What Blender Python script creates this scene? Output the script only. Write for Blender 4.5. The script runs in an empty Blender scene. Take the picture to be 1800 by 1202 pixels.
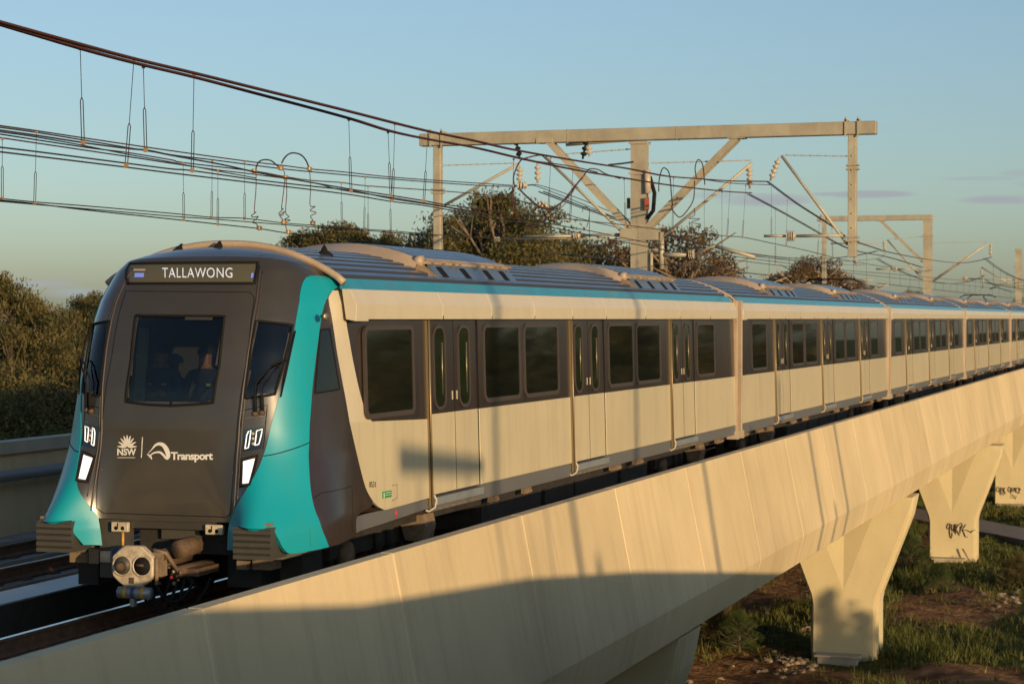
import bpy, bmesh, math, random
import numpy as np
from mathutils import Vector, Matrix
R = math.radians
random.seed(7); rng = np.random.default_rng(7)
scene = bpy.context.scene
col = scene.collection

# ------------------------------------------------------------------ camera
# world: +Y runs along the track (metres), x = -(distance left of the camera), z = height above rail head
YAW, PITCH, F = R(17.97), R(0.635), 3700.0          # F: focal length in pixels of an 1800 px wide frame
CAMZ = 3.15
cd = bpy.data.cameras.new('camera'); cam = bpy.data.objects.new('camera', cd); col.objects.link(cam)
cam.location = (0, 0, CAMZ)
cam.rotation_euler = (R(90) - PITCH, 0, YAW)
cd.sensor_width = 36; cd.lens = 36 * F / 1800
cd.clip_start = 0.3; cd.clip_end = 6000
cd.dof.use_dof = True; cd.dof.focus_distance = 25; cd.dof.aperture_fstop = 4.0
scene.camera = cam

# ------------------------------------------------------------------ light
SUN_EL = R(6.6)
SUN_T = Vector((-math.cos(R(42)), math.sin(R(42)), -math.tan(SUN_EL))).normalized()   # travel direction of the light
sl = bpy.data.lights.new('sun', 'SUN'); sun = bpy.data.objects.new('sun', sl); col.objects.link(sun)
sun.rotation_euler = SUN_T.to_track_quat('-Z', 'Y').to_euler()
sl.energy = 5.0; sl.angle = R(0.6); sl.color = (1.0, 0.69, 0.365)

w = bpy.data.worlds.new('World'); scene.world = w; w.use_nodes = True
nt = w.node_tree; N = nt.nodes; L = nt.links
for n in list(N): N.remove(n)
out = N.new('ShaderNodeOutputWorld'); bg = N.new('ShaderNodeBackground'); sky = N.new('ShaderNodeTexSky')
sky.sky_type = 'NISHITA'; sky.sun_disc = False; sky.sun_elevation = SUN_EL + R(1.6)
d = -SUN_T
sky.sun_rotation = math.atan2(d.x, d.y)
sky.air_density = 1.0; sky.dust_density = 1.05; sky.ozone_density = 2.4; sky.altitude = 60
bg.inputs['Strength'].default_value = 0.15
# thin streaks of cloud low in the sky, laid out by compass direction
tc = N.new('ShaderNodeTexCoord'); sep = N.new('ShaderNodeSeparateXYZ'); L.new(tc.outputs['Generated'], sep.inputs[0])
def wm(op, a, b=None, clamp=False):
    m = N.new('ShaderNodeMath'); m.operation = op; m.use_clamp = clamp
    for i, v in enumerate((a, b)):
        if v is None: continue
        if isinstance(v, (int, float)): m.inputs[i].default_value = v
        else: L.new(v, m.inputs[i])
    return m.outputs[0]
az = wm('ARCTAN2', wm('MULTIPLY', sep.outputs[0], -1), sep.outputs[1])    # radians left of +Y
el = wm('ARCSINE', sep.outputs[2])
cxyz = N.new('ShaderNodeCombineXYZ'); L.new(wm('MULTIPLY', az, 14), cxyz.inputs[0]); L.new(wm('MULTIPLY', el, 90), cxyz.inputs[1])
nz = N.new('ShaderNodeTexNoise'); nz.inputs['Scale'].default_value = 1.3; nz.inputs['Detail'].default_value = 5
L.new(cxyz.outputs[0], nz.inputs['Vector'])
total = None
def px_dir(px, py):
    return YAW - math.atan((px - 900) / F), math.atan((560 - py) / F)
for (px, py, wx, wy, amp) in ((1345, 353, 95, 13, .75), (1250, 345, 60, 8, .4), (1530, 345, 85, 7.5, 1.0), (1450, 344, 40, 4, .6), (1775, 357, 95, 9, 1.0), (1730, 320, 80, 4.5, .55), (1790, 312, 40, 7, .6),
                              (60, 500, 90, 10, .3), (130, 515, 60, 12, .3), (1480, 392, 120, 3, .2), (1900, 330, 120, 9, .8), (2100, 300, 160, 12, .8), (-300, 420, 200, 12, .5)):
    a0, e0 = px_dir(px, py)
    dx = wm('DIVIDE', wm('SUBTRACT', az, a0), wx / F); dy = wm('DIVIDE', wm('SUBTRACT', el, e0), wy / F)
    g = wm('SUBTRACT', 1.0, wm('ADD', wm('MULTIPLY', dx, dx), wm('MULTIPLY', dy, dy)), True)
    g = wm('MULTIPLY', g, amp)
    total = g if total is None else wm('MAXIMUM', total, g)
cl = wm('MULTIPLY', total, wm('MULTIPLY', wm('SUBTRACT', nz.outputs[0], 0.15, True), 5.0), True)
mix = N.new('ShaderNodeMixRGB'); L.new(cl, mix.inputs[0]); mix.inputs[2].default_value = (2.45, 2.7, 2.85, 1)
hs = N.new('ShaderNodeHueSaturation'); hs.inputs['Saturation'].default_value = 0.80; hs.inputs['Value'].default_value = 1.0
wb = N.new('ShaderNodeMixRGB'); wb.blend_type = 'MULTIPLY'; wb.inputs[0].default_value = 1; wb.inputs[2].default_value = (.89, .98, 1.07, 1)
L.new(sky.outputs[0], hs.inputs['Color']); L.new(hs.outputs[0], wb.inputs[1]); L.new(wb.outputs[0], mix.inputs[1])
L.new(mix.outputs[0], bg.inputs[0]); L.new(bg.outputs[0], out.inputs[0])

scene.view_settings.view_transform = 'Standard'; scene.view_settings.look = 'None'
scene.view_settings.exposure = 0.0; scene.view_settings.gamma = 1.0
scene.view_settings.use_curve_mapping = False

# ------------------------------------------------------------------ rays
_F = Vector((-math.sin(YAW) * math.cos(PITCH), math.cos(YAW) * math.cos(PITCH), -math.sin(PITCH)))
_Rt = Vector((math.cos(YAW), math.sin(YAW), 0)); _U = _Rt.cross(_F)
C0 = Vector((0, 0, CAMZ))
def ray(px, py): return _F + _Rt * ((px - 900) / F) + _U * ((601 - py) / F)
def at(px, py, a):                       # point on the vertical plane 'a' metres left of the camera, parallel to the track
    r = ray(px, py); return C0 + r * (-a / r.x)
def at_s(px, py, s):
    r = ray(px, py); return C0 + r * (s / r.y)
def at_z(px, py, z):
    r = ray(px, py); return C0 + r * ((z - CAMZ) / r.z)
def at_Z(px, py, Z): return C0 + ray(px, py) * Z
def proj(p):
    v = Vector(p) - C0; Z = v.dot(_F); return 900 + F * v.dot(_Rt) / Z, 601 - F * v.dot(_U) / Z

# ------------------------------------------------------------------ materials
def mat(name, base, rough=.6, metal=0., var=.0, vscale=3., stretch=(1, 1, 1), bump=0., bscale=40., base2=None, emit=None, coat=0., spec=.5, alpha_glass=None, objrand=0., island=0., dirt=None):
    m = bpy.data.materials.new(name); m.use_nodes = True
    n = m.node_tree.nodes; l = m.node_tree.links; b = n['Principled BSDF']
    b.inputs['Base Color'].default_value = (*base, 1); b.inputs['Roughness'].default_value = rough
    b.inputs['Metallic'].default_value = metal; b.inputs['Specular IOR Level'].default_value = spec
    b.inputs['Coat Weight'].default_value = coat; b.inputs['Coat Roughness'].default_value = .05
    if emit: b.inputs['Emission Color'].default_value = (*emit[0], 1); b.inputs['Emission Strength'].default_value = emit[1]
    cur = None
    def texco(stretch):
        tc = n.new('ShaderNodeTexCoord'); mp = n.new('ShaderNodeMapping'); mp.inputs['Scale'].default_value = stretch
        g = n.new('ShaderNodeNewGeometry'); l.new(g.outputs['Position'], mp.inputs[0]); return mp.outputs[0]
    if var or base2:
        t = n.new('ShaderNodeTexNoise'); t.inputs['Scale'].default_value = vscale; t.inputs['Detail'].default_value = 6; t.inputs['Roughness'].default_value = .6
        l.new(texco(stretch), t.inputs['Vector'])
        r = n.new('ShaderNodeValToRGB'); l.new(t.outputs[0], r.inputs[0])
        r.color_ramp.elements[0].position = .3; r.color_ramp.elements[1].position = .7
        c2 = base2 or tuple(min(1, c * (1 + var)) for c in base); c1 = base if base2 else tuple(c * (1 - var) for c in base)
        r.color_ramp.elements[0].color = (*c1, 1); r.color_ramp.elements[1].color = (*c2, 1); cur = r.outputs[0]
    if dirt:                               # (colour, amount, scale, stretch): streaky wear
        t = n.new('ShaderNodeTexNoise'); t.inputs['Scale'].default_value = dirt[2]; t.inputs['Detail'].default_value = 7; t.inputs['Roughness'].default_value = .65
        l.new(texco(dirt[3]), t.inputs['Vector'])
        r = n.new('ShaderNodeMapRange'); r.inputs[1].default_value = .48; r.inputs[2].default_value = .8; r.inputs[4].default_value = dirt[1]; l.new(t.outputs[0], r.inputs[0])
        mx = n.new('ShaderNodeMixRGB'); l.new(r.outputs[0], mx.inputs[0]); mx.inputs[2].default_value = (*dirt[0], 1)
        if cur: l.new(cur, mx.inputs[1])
        else: mx.inputs[1].default_value = (*base, 1)
        cur = mx.outputs[0]
    if objrand or island:
        src = n.new('ShaderNodeObjectInfo').outputs['Random'] if objrand else n.new('ShaderNodeNewGeometry').outputs['Random Per Island']
        k = objrand or island
        mr = n.new('ShaderNodeMapRange'); l.new(src, mr.inputs[0]); mr.inputs[3].default_value = 1 - k; mr.inputs[4].default_value = 1 + k
        mx = n.new('ShaderNodeVectorMath'); mx.operation = 'SCALE'
        if cur: l.new(cur, mx.inputs[0])
        else: mx.inputs[0].default_value = base
        l.new(mr.outputs[0], mx.inputs['Scale']); cur = mx.outputs[0]
    if cur: l.new(cur, b.inputs['Base Color'])
    if bump:
        t = n.new('ShaderNodeTexNoise'); t.inputs['Scale'].default_value = bscale; t.inputs['Detail'].default_value = 5
        l.new(texco((1, 1, 1)), t.inputs['Vector'])
        bp = n.new('ShaderNodeBump'); bp.inputs['Strength'].default_value = bump; bp.inputs['Distance'].default_value = .02
        l.new(t.outputs[0], bp.inputs['Height']); l.new(bp.outputs[0], b.inputs['Normal'])
    if alpha_glass is not None:            # tinted pane: part see-through, part glossy
        tr = n.new('ShaderNodeBsdfTransparent'); tr.inputs[0].default_value = (*alpha_glass, 1)
        gl = n.new('ShaderNodeBsdfGlossy'); gl.inputs['Roughness'].default_value = .02
        fr = n.new('ShaderNodeFresnel'); fr.inputs[0].default_value = 1.5
        mxs = n.new('ShaderNodeMixShader'); l.new(fr.outputs[0], mxs.inputs[0]); l.new(tr.outputs[0], mxs.inputs[1]); l.new(gl.outputs[0], mxs.inputs[2])
        l.new(mxs.outputs[0], n['Material Output'].inputs[0])
    return m

M_ = {}
def defmats():
    M_['concrete'] = mat('concrete', (.555, .445, .262), .85, var=.13, vscale=.35, bump=.3, bscale=14, objrand=.075,
                         dirt=((.33, .245, .14), .48, 1.3, (1, 2.6, .14)))
    M_['pier'] = mat('pier_concrete', (.545, .465, .275), .85, var=.07, vscale=.6, bump=.25, bscale=14, dirt=((.42, .33, .22), .5, 1.0, (1, 1, .35)))
    M_['cap'] = mat('cap_concrete', (.42, .37, .28), .85, var=.12, vscale=2., bump=.3, bscale=20)
    M_['slab'] = mat('track_slab', (.24, .22, .19), .9, var=.25, vscale=1.2, bump=.4, bscale=20, dirt=((.08, .06, .045), .7, 1.5, (1, .5, 1)))
    M_['joint'] = mat('joint_sealant', (.70, .62, .48), .8)
    M_['rail'] = mat('rail_steel', (.16, .09, .055), .6, metal=.4, var=.3, vscale=6)
    M_['railhead'] = mat('rail_head_steel', (.55, .53, .5), .22, metal=1.)
    M_['white'] = mat('white_body_paint', (.48, .425, .285), .38, var=.04, vscale=1.5, coat=.2, objrand=.035, bump=.035, bscale=1.3, dirt=((.34, .27, .18), .6, 2.2, (1, 3, .16)))
    M_['cream'] = mat('cream_valance_paint', (.50, .45, .335), .42, var=.03, vscale=1.2, coat=.1, dirt=((.40, .33, .23), .45, 2.2, (1, 1.5, .6)))
    M_['dark'] = mat('charcoal_body_paint', (.037, .0345, .029), .3, coat=.45, var=.06, vscale=2, dirt=((.058, .05, .036), .5, 1.6, (1, 1, 1)))
    M_['brown'] = mat('dark_brown_band', (.027, .018, .0155), .3, coat=.25, var=.08, vscale=3, objrand=.06, dirt=((.055, .042, .034), .5, 2.4, (1, 2, .3)))
    M_['frame'] = mat('window_frame_grey', (.05, .038, .03), .45)
    M_['teal'] = mat('teal_paint', (.0, .26, .325), .45, coat=.12, var=.02, vscale=2, dirt=((.02, .22, .2), .5, 3., (1, 1, .5)))
    M_['bluestrip'] = mat('blue_cantrail_paint', (.015, .215, .30), .35, coat=.3, var=.1, vscale=3, dirt=((.10, .12, .11), .6, 2.2, (1, .7, 1)))
    M_['roof'] = mat('roof_grey_metal', (.17, .21, .28), .27, metal=.85, var=.12, vscale=1.5, dirt=((.14, .12, .09), .6, 1.2, (1, .6, 1)))
    M_['groove'] = mat('roof_groove_grime_shade', (.030, .034, .042), .6)  # groove grime plus the ribs' shadow lines, put into the colour
    M_['pod'] = mat('pod_grey', (.37, .285, .20), .5, var=.12, vscale=1.5, dirt=((.20, .15, .10), .6, 2, (1, 1, 1)))
    M_['vent'] = mat('vent_panel_grey', (.10, .15, .21), .3, metal=.3, var=.08)
    M_['skirt'] = mat('skirt_grey', (.11, .115, .12), .5, var=.1, vscale=3, dirt=((.08, .065, .05), .7, 3, (1, 1, 1)))
    M_['step'] = mat('step_grey', (.17, .19, .20), .5, var=.1)
    M_['black'] = mat('black_rubber', (.010, .010, .010), .8, spec=.15)
    M_['under'] = mat('underframe_black', (.022, .02, .018), .8, var=.35, vscale=5, bump=.3)
    M_['underlit'] = mat('underframe_lit_tan', (.17, .12, .075), .8, var=.3, vscale=8, bump=.4)  # lighter tan copy of the underframe colour; sunlit tone put into it
    M_['glass'] = mat('dark_tinted_glass', (.007, .009, .007), .03, coat=0, spec=.6, bump=.02, bscale=1.6)
    M_['doorglass'] = mat('green_tinted_glass', (.010, .017, .009), .04, spec=.6)
    M_['cabglass'] = mat('cab_glass', (0, 0, 0), .05, alpha_glass=(.62, .64, .60))
    M_['cabin'] = mat('cab_lining', (.10, .10, .09), .8)
    M_['cabpanel'] = mat('cab_green_panel', (.42, .47, .30), .7)
    M_['desk'] = mat('desk_navy', (.02, .03, .07), .6)
    M_['steel'] = mat('galvanised_steel', (.355, .325, .24), .55, metal=.15, var=.18, vscale=1.6, bump=.1, bscale=25, objrand=.08, dirt=((.20, .13, .07), .5, 2.5, (1, 1, .4)))
    M_['bright'] = mat('bright_metal', (.24, .20, .14), .4, metal=.6)
    M_['bronze'] = mat('bronze_trim', (.22, .165, .09), .4, metal=.4)
    M_['wire'] = mat('copper_brown_wire', (.075, .024, .016), .6, metal=.2)
    M_['wiredark'] = mat('dark_wire', (.03, .022, .02), .6)
    M_['clip'] = mat('bronze_clip', (.42, .25, .10), .45, metal=.4)
    M_['porcelain'] = mat('cream_insulator', (.40, .34, .25), .4)
    M_['orange'] = mat('orange_box', (.30, .075, .022), .6)
    M_['buffer'] = mat('anticlimber_grey', (.048, .046, .038), .55, var=.1, vscale=8)
    M_['coupler'] = mat('coupler_cream_paint', (.45, .385, .28), .5, var=.15, vscale=12, dirt=((.12, .07, .03), .8, 9, (1, 1, 1)))
    M_['rust'] = mat('rusty_iron', (.085, .052, .03), .75, var=.35, vscale=14, bump=.4, bscale=60)
    M_['pipe'] = mat('grey_pipe', (.22, .23, .24), .4, metal=.3)
    M_['yellow'] = mat('yellow_paint', (.45, .25, .03), .5)
    M_['blue'] = mat('blue_paint', (.03, .06, .16), .5)
    M_['red'] = mat('red_paint', (.5, .03, .03), .5)
    M_['green'] = mat('green_sticker', (.02, .25, .06), .5)
    M_['lettering'] = mat('white_lettering', (.62, .60, .56), .5)
    M_['led'] = mat('led_text', (.5, .5, .5), .5, emit=((.72, .84, 1.0), .38))
    M_['ledblue'] = mat('led_blue', (.1, .1, .3), .3, emit=((.25, .4, 1.0), .45))
    M_['sign'] = mat('sign_background', (.085, .08, .05), .35)
    M_['lamp'] = mat('headlamp_lit', (.9, .9, .9), .3, emit=((1, 1, 1), .55))
    M_['lampring'] = mat('running_lamp_lit', (.9, .9, .9), .3, emit=((.85, .95, 1), .55))
    M_['lampdark'] = mat('lamp_panel', (.01, .018, .025), .15, coat=.6)
    M_['bark'] = mat('gum_bark', (.17, .125, .08), .9, var=.3, vscale=4, stretch=(1, 1, .3), bump=.4)
    M_['barkdark'] = mat('dark_bark', (.10, .075, .05), .9, var=.3, vscale=4)
    M_['barkpale'] = mat('pale_bark', (.40, .30, .20), .9, var=.25, vscale=3, stretch=(1, 1, .3), bump=.3)
    M_['soil'] = None
    M_['rock'] = mat('pale_rock', (.22, .17, .12), .9, var=.25, vscale=3, bump=.5, bscale=12, island=.3)
    M_['path'] = mat('path_concrete', (.26, .22, .19), .9, var=.12, vscale=1.5, bump=.2)
    M_['tag'] = mat('black_spray_paint', (.03, .022, .018), .7)
    M_['skin'] = mat('skin', (.35, .17, .11), .55)
    M_['navy'] = mat('navy_cloth', (.02, .035, .10), .85)
    M_['hair'] = mat('dark_hair', (.02, .014, .01), .7)
    M_['hivis'] = mat('reflective_patch', (.4, .45, .3), .5)
defmats()
def leafmat(name, c1, c2, isl=.45):
    m = bpy.data.materials.new(name); m.use_nodes = True
    n = m.node_tree.nodes; l = m.node_tree.links; b = n['Principled BSDF']
    g = n.new('ShaderNodeNewGeometry'); t = n.new('ShaderNodeTexNoise'); t.inputs['Scale'].default_value = .55; t.inputs['Detail'].default_value = 4
    l.new(g.outputs['Position'], t.inputs['Vector'])
    ad = n.new('ShaderNodeMath'); ad.operation = 'ADD'; sb = n.new('ShaderNodeMath'); sb.operation = 'MULTIPLY_ADD'
    l.new(g.outputs['Random Per Island'], sb.inputs[0]); sb.inputs[1].default_value = .34; sb.inputs[2].default_value = -.17
    l.new(t.outputs[0], ad.inputs[0]); l.new(sb.outputs[0], ad.inputs[1])
    r = n.new('ShaderNodeValToRGB'); l.new(ad.outputs[0], r.inputs[0])
    r.color_ramp.elements[0].position = .25; r.color_ramp.elements[1].position = .75
    r.color_ramp.elements[0].color = (*c1, 1); r.color_ramp.elements[1].color = (*c2, 1)
    l.new(r.outputs[0], b.inputs['Base Color']); b.inputs['Roughness'].default_value = .55
    b.inputs['Specular IOR Level'].default_value = .3
    tl = n.new('ShaderNodeBsdfTranslucent'); l.new(r.outputs[0], tl.inputs[0])
    mx = n.new('ShaderNodeMixShader'); mx.inputs[0].default_value = .25
    l.new(b.outputs[0], mx.inputs[1]); l.new(tl.outputs[0], mx.inputs[2]); l.new(mx.outputs[0], n['Material Output'].inputs[0])
    return m
M_['leafolive'] = leafmat('olive_leaves', (.048, .050, .015), (.155, .125, .038))
M_['leafbrown'] = leafmat('russet_gum_leaves', (.06, .040, .014), (.17, .095, .035))
M_['leafgreen'] = leafmat('green_leaves', (.025, .048, .010), (.085, .125, .026))
M_['grass'] = leafmat('grass_blades', (.030, .055, .010), (.165, .15, .035))

# ------------------------------------------------------------------ mesh helpers
class MB:
    """collects shapes into one mesh; several materials possible"""
    def __init__(s): s.v = []; s.f = []; s.mi = []; s.m = 0; s.sm = []
    def add(s, vs, fs, smooth=False):
        o = len(s.v); s.v += [tuple(v) for v in vs]
        for f in fs: s.f.append(tuple(i + o for i in f)); s.mi.append(s.m); s.sm.append(smooth)
        return s
    def box(s, x0, x1, y0, y1, z0, z1):
        if x0 > x1: x0, x1 = x1, x0
        if y0 > y1: y0, y1 = y1, y0
        if z0 > z1: z0, z1 = z1, z0
        v = [(x, y, z) for z in (z0, z1) for y in (y0, y1) for x in (x0, x1)]
        return s.add(v, [(0, 2, 3, 1), (4, 5, 7, 6), (0, 1, 5, 4), (2, 6, 7, 3), (0, 4, 6, 2), (1, 3, 7, 5)])
    def prism(s, poly, axis, a0, a1, smooth=False):
        """poly: 2D points; axis 'y': (x,z) extruded along y; 'x': (y,z); 'z': (x,y)"""
        def P(p, t): return {'y': (p[0], t, p[1]), 'x': (t, p[0], p[1]), 'z': (p[0], p[1], t)}[axis]
        n = len(poly); v = [P(p, a0) for p in poly] + [P(p, a1) for p in poly]
        ar = sum(poly[i][0] * poly[(i + 1) % n][1] - poly[(i + 1) % n][0] * poly[i][1] for i in range(n))
        f0 = tuple(range(n)); f1 = tuple(range(2 * n - 1, n - 1, -1))
        f = [f0, f1] + [(i, i + n, (i + 1) % n + n, (i + 1) % n) for i in range(n)]
        flip = (ar > 0) == (axis in 'xz')
        flip = not flip if False else flip
        if flip: f = [t[::-1] for t in f]
        if a1 < a0: f = [t[::-1] for t in f]
        return s.add(v, f, smooth)
    def tube(s, pts, r, n=6, cap=True, smooth=True):
        pts = [Vector(p) for p in pts]; k = len(pts); rs = r if isinstance(r, (list, tuple)) else [r] * k
        vs = []; up = None
        for i, p in enumerate(pts):
            t = (pts[min(i + 1, k - 1)] - pts[max(i - 1, 0)]).normalized()
            if up is None: up = Vector((0, 0, 1)) if abs(t.z) < .9 else Vector((1, 0, 0))
            x = t.cross(up).normalized(); up = x.cross(t).normalized()
            for j in range(n):
                a = 2 * math.pi * j / n + math.pi / 4
                vs.append(p + (x * math.cos(a) + up * math.sin(a)) * rs[i])
        fs = []
        for i in range(k - 1):
            for j in range(n):
                fs.append((i * n + j, i * n + (j + 1) % n, (i + 1) * n + (j + 1) % n, (i + 1) * n + j))
        if cap: fs += [tuple(range(n))[::-1], tuple(range((k - 1) * n, k * n))]
        return s.add(vs, fs, smooth and n > 4)
    def bar(s, p, q, w, h=None):           # square bar between two points
        h = h or w; p = Vector(p); q = Vector(q); t = (q - p).normalized()
        up = Vector((0, 0, 1)) if abs(t.z) < .95 else Vector((0, 1, 0))
        x = t.cross(up).normalized(); up = x.cross(t)
        vs = [e + x * (a * w / 2) + up * (b * h / 2) for e in (p, q) for a, b in ((-1, -1), (1, -1), (1, 1), (-1, 1))]
        return s.add(vs, [(0, 3, 2, 1), (4, 5, 6, 7), (0, 1, 5, 4), (1, 2, 6, 5), (2, 3, 7, 6), (3, 0, 4, 7)])
    def lathe(s, c, axis, prof, n=16):     # prof: (distance along axis, radius)
        c = Vector(c); ax = Vector(axis).normalized()
        x = ax.orthogonal().normalized(); y = ax.cross(x)
        vs = [c + ax * h + (x * math.cos(2 * math.pi * j / n) + y * math.sin(2 * math.pi * j / n)) * r for h, r in prof for j in range(n)]
        fs = [(i * n + j, i * n + (j + 1) % n, (i + 1) * n + (j + 1) % n, (i + 1) * n + j) for i in range(len(prof) - 1) for j in range(n)]
        fs += [tuple(range(n))[::-1], tuple(range((len(prof) - 1) * n, len(prof) * n))]
        return s.add(vs, fs, True)
    def grid(s, rows, smooth=True, flip=False):
        nr, nc = len(rows), len(rows[0]); vs = [p for r in rows for p in r]; fs = []
        for i in range(nr - 1):
            for j in range(nc - 1):
                f = (i * nc + j, i * nc + j + 1, (i + 1) * nc + j + 1, (i + 1) * nc + j); fs.append(f[::-1] if flip else f)
        return s.add(vs, fs, smooth)
    def mesh(s, name, mats):
        me = bpy.data.meshes.new(name); me.from_pydata(s.v, [], s.f)
        for m in (mats if isinstance(mats, (list, tuple)) else [mats]): me.materials.append(M_[m] if isinstance(m, str) else m)
        me.polygons.foreach_set('material_index', s.mi); me.polygons.foreach_set('use_smooth', s.sm); me.update()
        return me
    def build(s, name, mats, parent=None, bevel=0):
        me = s.mesh(name, mats)
        if bevel:
            bm = bmesh.new(); bm.from_mesh(me); bmesh.ops.recalc_face_normals(bm, faces=bm.faces)
            bmesh.ops.bevel(bm, geom=[e for e in bm.edges if e.is_manifold and e.calc_face_angle(0) > .5], offset=bevel, segments=1, affect='EDGES')
            bm.to_mesh(me); bm.free()
        else:
            bm = bmesh.new(); bm.from_mesh(me)
            if all(e.is_manifold for e in bm.edges): bmesh.ops.recalc_face_normals(bm, faces=bm.faces); bm.to_mesh(me)
            bm.free()
        return link(name, me, parent)
def link(name, me, parent=None, loc=None):
    o = bpy.data.objects.new(name, me); col.objects.link(o)
    if parent: o.parent = parent
    if loc is not None: o.location = loc
    return o
def thing(name, label, cat, loc=(0, 0, 0), rz=0, group=None):
    o = bpy.data.objects.new(name, None); col.objects.link(o); o.location = loc; o.rotation_euler = (0, 0, rz)
    o.empty_display_size = .2
    return tag(o, label, cat, group)
def tag(o, label, cat, group=None):
    o['label'] = label; o['category'] = cat
    if group: o['group'] = group
    return o
def struct(o, kind='structure'): o['kind'] = kind; return o
KIDS = {}
def copy_tree(o, parent=None, skip=()):
    c = o.copy(); col.objects.link(c)
    if parent: c.parent = parent
    for ch in list(o.children):
        if ch.name.split('.')[0] in skip: continue
        copy_tree(ch, c, skip)
    return c
def lerp(a, b, t): return a + (b - a) * t
def interp(x, xs, ys): return float(np.interp(x, xs, ys))
def rrect(c0, c1, z0, z1, r, n=4):
    pts = []
    for cx, cz, a0 in ((c1 - r, z1 - r, 0), (c0 + r, z1 - r, 90), (c0 + r, z0 + r, 180), (c1 - r, z0 + r, 270)):
        for i in range(n + 1):
            a = R(a0 + 90 * i / n); pts.append((cx + r * math.cos(a), cz + r * math.sin(a)))
    return pts
def ring_prism(mb, outer, inner, x0, x1):      # rounded frame in the y-z plane, from x0 (back) to x1 (front)
    n = len(outer)
    vs = [(x1, *p) for p in outer] + [(x1, *p) for p in inner] + [(x0, *p) for p in outer] + [(x0, *p) for p in inner]
    fs = []
    for i in range(n):
        j = (i + 1) % n
        fs += [(i, j, n + j, n + i), (i, 2 * n + i, 2 * n + j, j), (n + i, n + j, 3 * n + j, 3 * n + i), (2*n+i, 3*n+i, 3*n+j, 2*n+j)]
    return mb.add(vs, fs)
def text_mesh(body, size, squeeze=1.0, extrude=.002, bold=0.0, space=1.0):
    cu = bpy.data.curves.new('t', 'FONT'); cu.body = body; cu.size = size; cu.extrude = extrude; cu.offset = bold
    cu.align_x = 'LEFT'; cu.space_character = space; cu.resolution_u = 4
    o = bpy.data.objects.new('t', cu); col.objects.link(o)
    dg = bpy.context.evaluated_depsgraph_get(); me = bpy.data.meshes.new_from_object(o.evaluated_get(dg))
    bpy.data.objects.remove(o); bpy.data.curves.remove(cu)
    vs = [(v.co.x * squeeze, v.co.y, v.co.z) for v in me.vertices]; fs = [tuple(p.vertices) for p in me.polygons]
    bpy.data.meshes.remove(me)
    return vs, fs
# ================================================================== GROUND
GZ = -6.05
def ground_mat():
    m = bpy.data.materials.new('grassy_ground'); m.use_nodes = True
    n = m.node_tree.nodes; l = m.node_tree.links; b = n['Principled BSDF']; b.inputs['Roughness'].default_value = .95; b.inputs['Specular IOR Level'].default_value = .1
    g = n.new('ShaderNodeNewGeometry')
    def noise(sc, det=6, off=0):
        mp = n.new('ShaderNodeMapping'); mp.inputs['Location'].default_value = (off, off, 0); l.new(g.outputs['Position'], mp.inputs[0])
        t = n.new('ShaderNodeTexNoise'); t.inputs['Scale'].default_value = sc; t.inputs['Detail'].default_value = det; l.new(mp.outputs[0], t.inputs['Vector']); return t.outputs[0]
    def ramp(src, p0, c0, p1, c1):
        r = n.new('ShaderNodeValToRGB'); l.new(src, r.inputs[0]); r.color_ramp.elements[0].position = p0; r.color_ramp.elements[1].position = p1
        r.color_ramp.elements[0].color = (*c0, 1); r.color_ramp.elements[1].color = (*c1, 1); return r.outputs[0]
    soil = ramp(noise(1.8, 8), .35, (.11, .055, .025), .7, (.36, .20, .095))
    grass = ramp(noise(2.5, 8, 9), .3, (.03, .045, .010), .72, (.12, .12, .03))
    mk = n.new('ShaderNodeAttribute'); mk.attribute_name = 'soil'
    ns = noise(.9, 7, 4); a = n.new('ShaderNodeMath'); a.operation = 'MULTIPLY_ADD'; l.new(ns, a.inputs[0]); a.inputs[1].default_value = 1.6; a.inputs[2].default_value = -.8
    s = n.new('ShaderNodeMath'); s.operation = 'ADD'; l.new(a.outputs[0], s.inputs[0]); l.new(mk.outputs['Fac'], s.inputs[1])
    mr = n.new('ShaderNodeMapRange'); l.new(s.outputs[0], mr.inputs[0]); mr.inputs[1].default_value = .3; mr.inputs[2].default_value = .6
    mx = n.new('ShaderNodeMixRGB'); l.new(mr.outputs[0], mx.inputs[0]); l.new(grass, mx.inputs[1]); l.new(soil, mx.inputs[2])
    l.new(mx.outputs[0], b.inputs['Base Color'])
    bp = n.new('ShaderNodeBump'); bp.inputs['Strength'].default_value = .9; bp.inputs['Distance'].default_value = .12; l.new(noise(5, 8, 2), bp.inputs['Height']); l.new(bp.outputs[0], b.inputs['Normal'])
    return m
M_['ground'] = ground_mat()
soil_spots = []
for px, py, rx, ry in ((1330, 1035, 5.5, 9), (1660, 1062, 5, 6), (1290, 1180, 5, 5), (1430, 1195, 3.5, 2.5), (1610, 965, 4, 8), (1700, 1195, 4, 2.5), (1250, 1120, 2, 3), (1380, 970, 5, 10)):
    p = at_z(px, py, GZ); soil_spots.append((p.x, p.y, rx * .55, ry))
def soilness(x, y):
    v = 0
    for sx, sy, rx, ry in soil_spots: v = max(v, 1.2 - ((x - sx) / rx) ** 2 - ((y - sy) / ry) ** 2)
    return max(0., min(1., v))
def gh(x, y):
    k = 1 if -60 < x < 40 and 20 < y < 220 else .0
    return GZ + k * (.16 * math.sin(x * .55 + 1.3) * math.sin(y * .31 + .4) + .07 * math.sin(x * 1.7 + y * .9) + .05 * math.sin(y * 2.3 - x))
xs = sorted(set([-3500, -1500, -700, -350, -180, -110] + [round(-80 + .8 * i, 2) for i in range(131)] + [40, 80, 160, 350, 800, 1800, 3500]))
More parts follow.
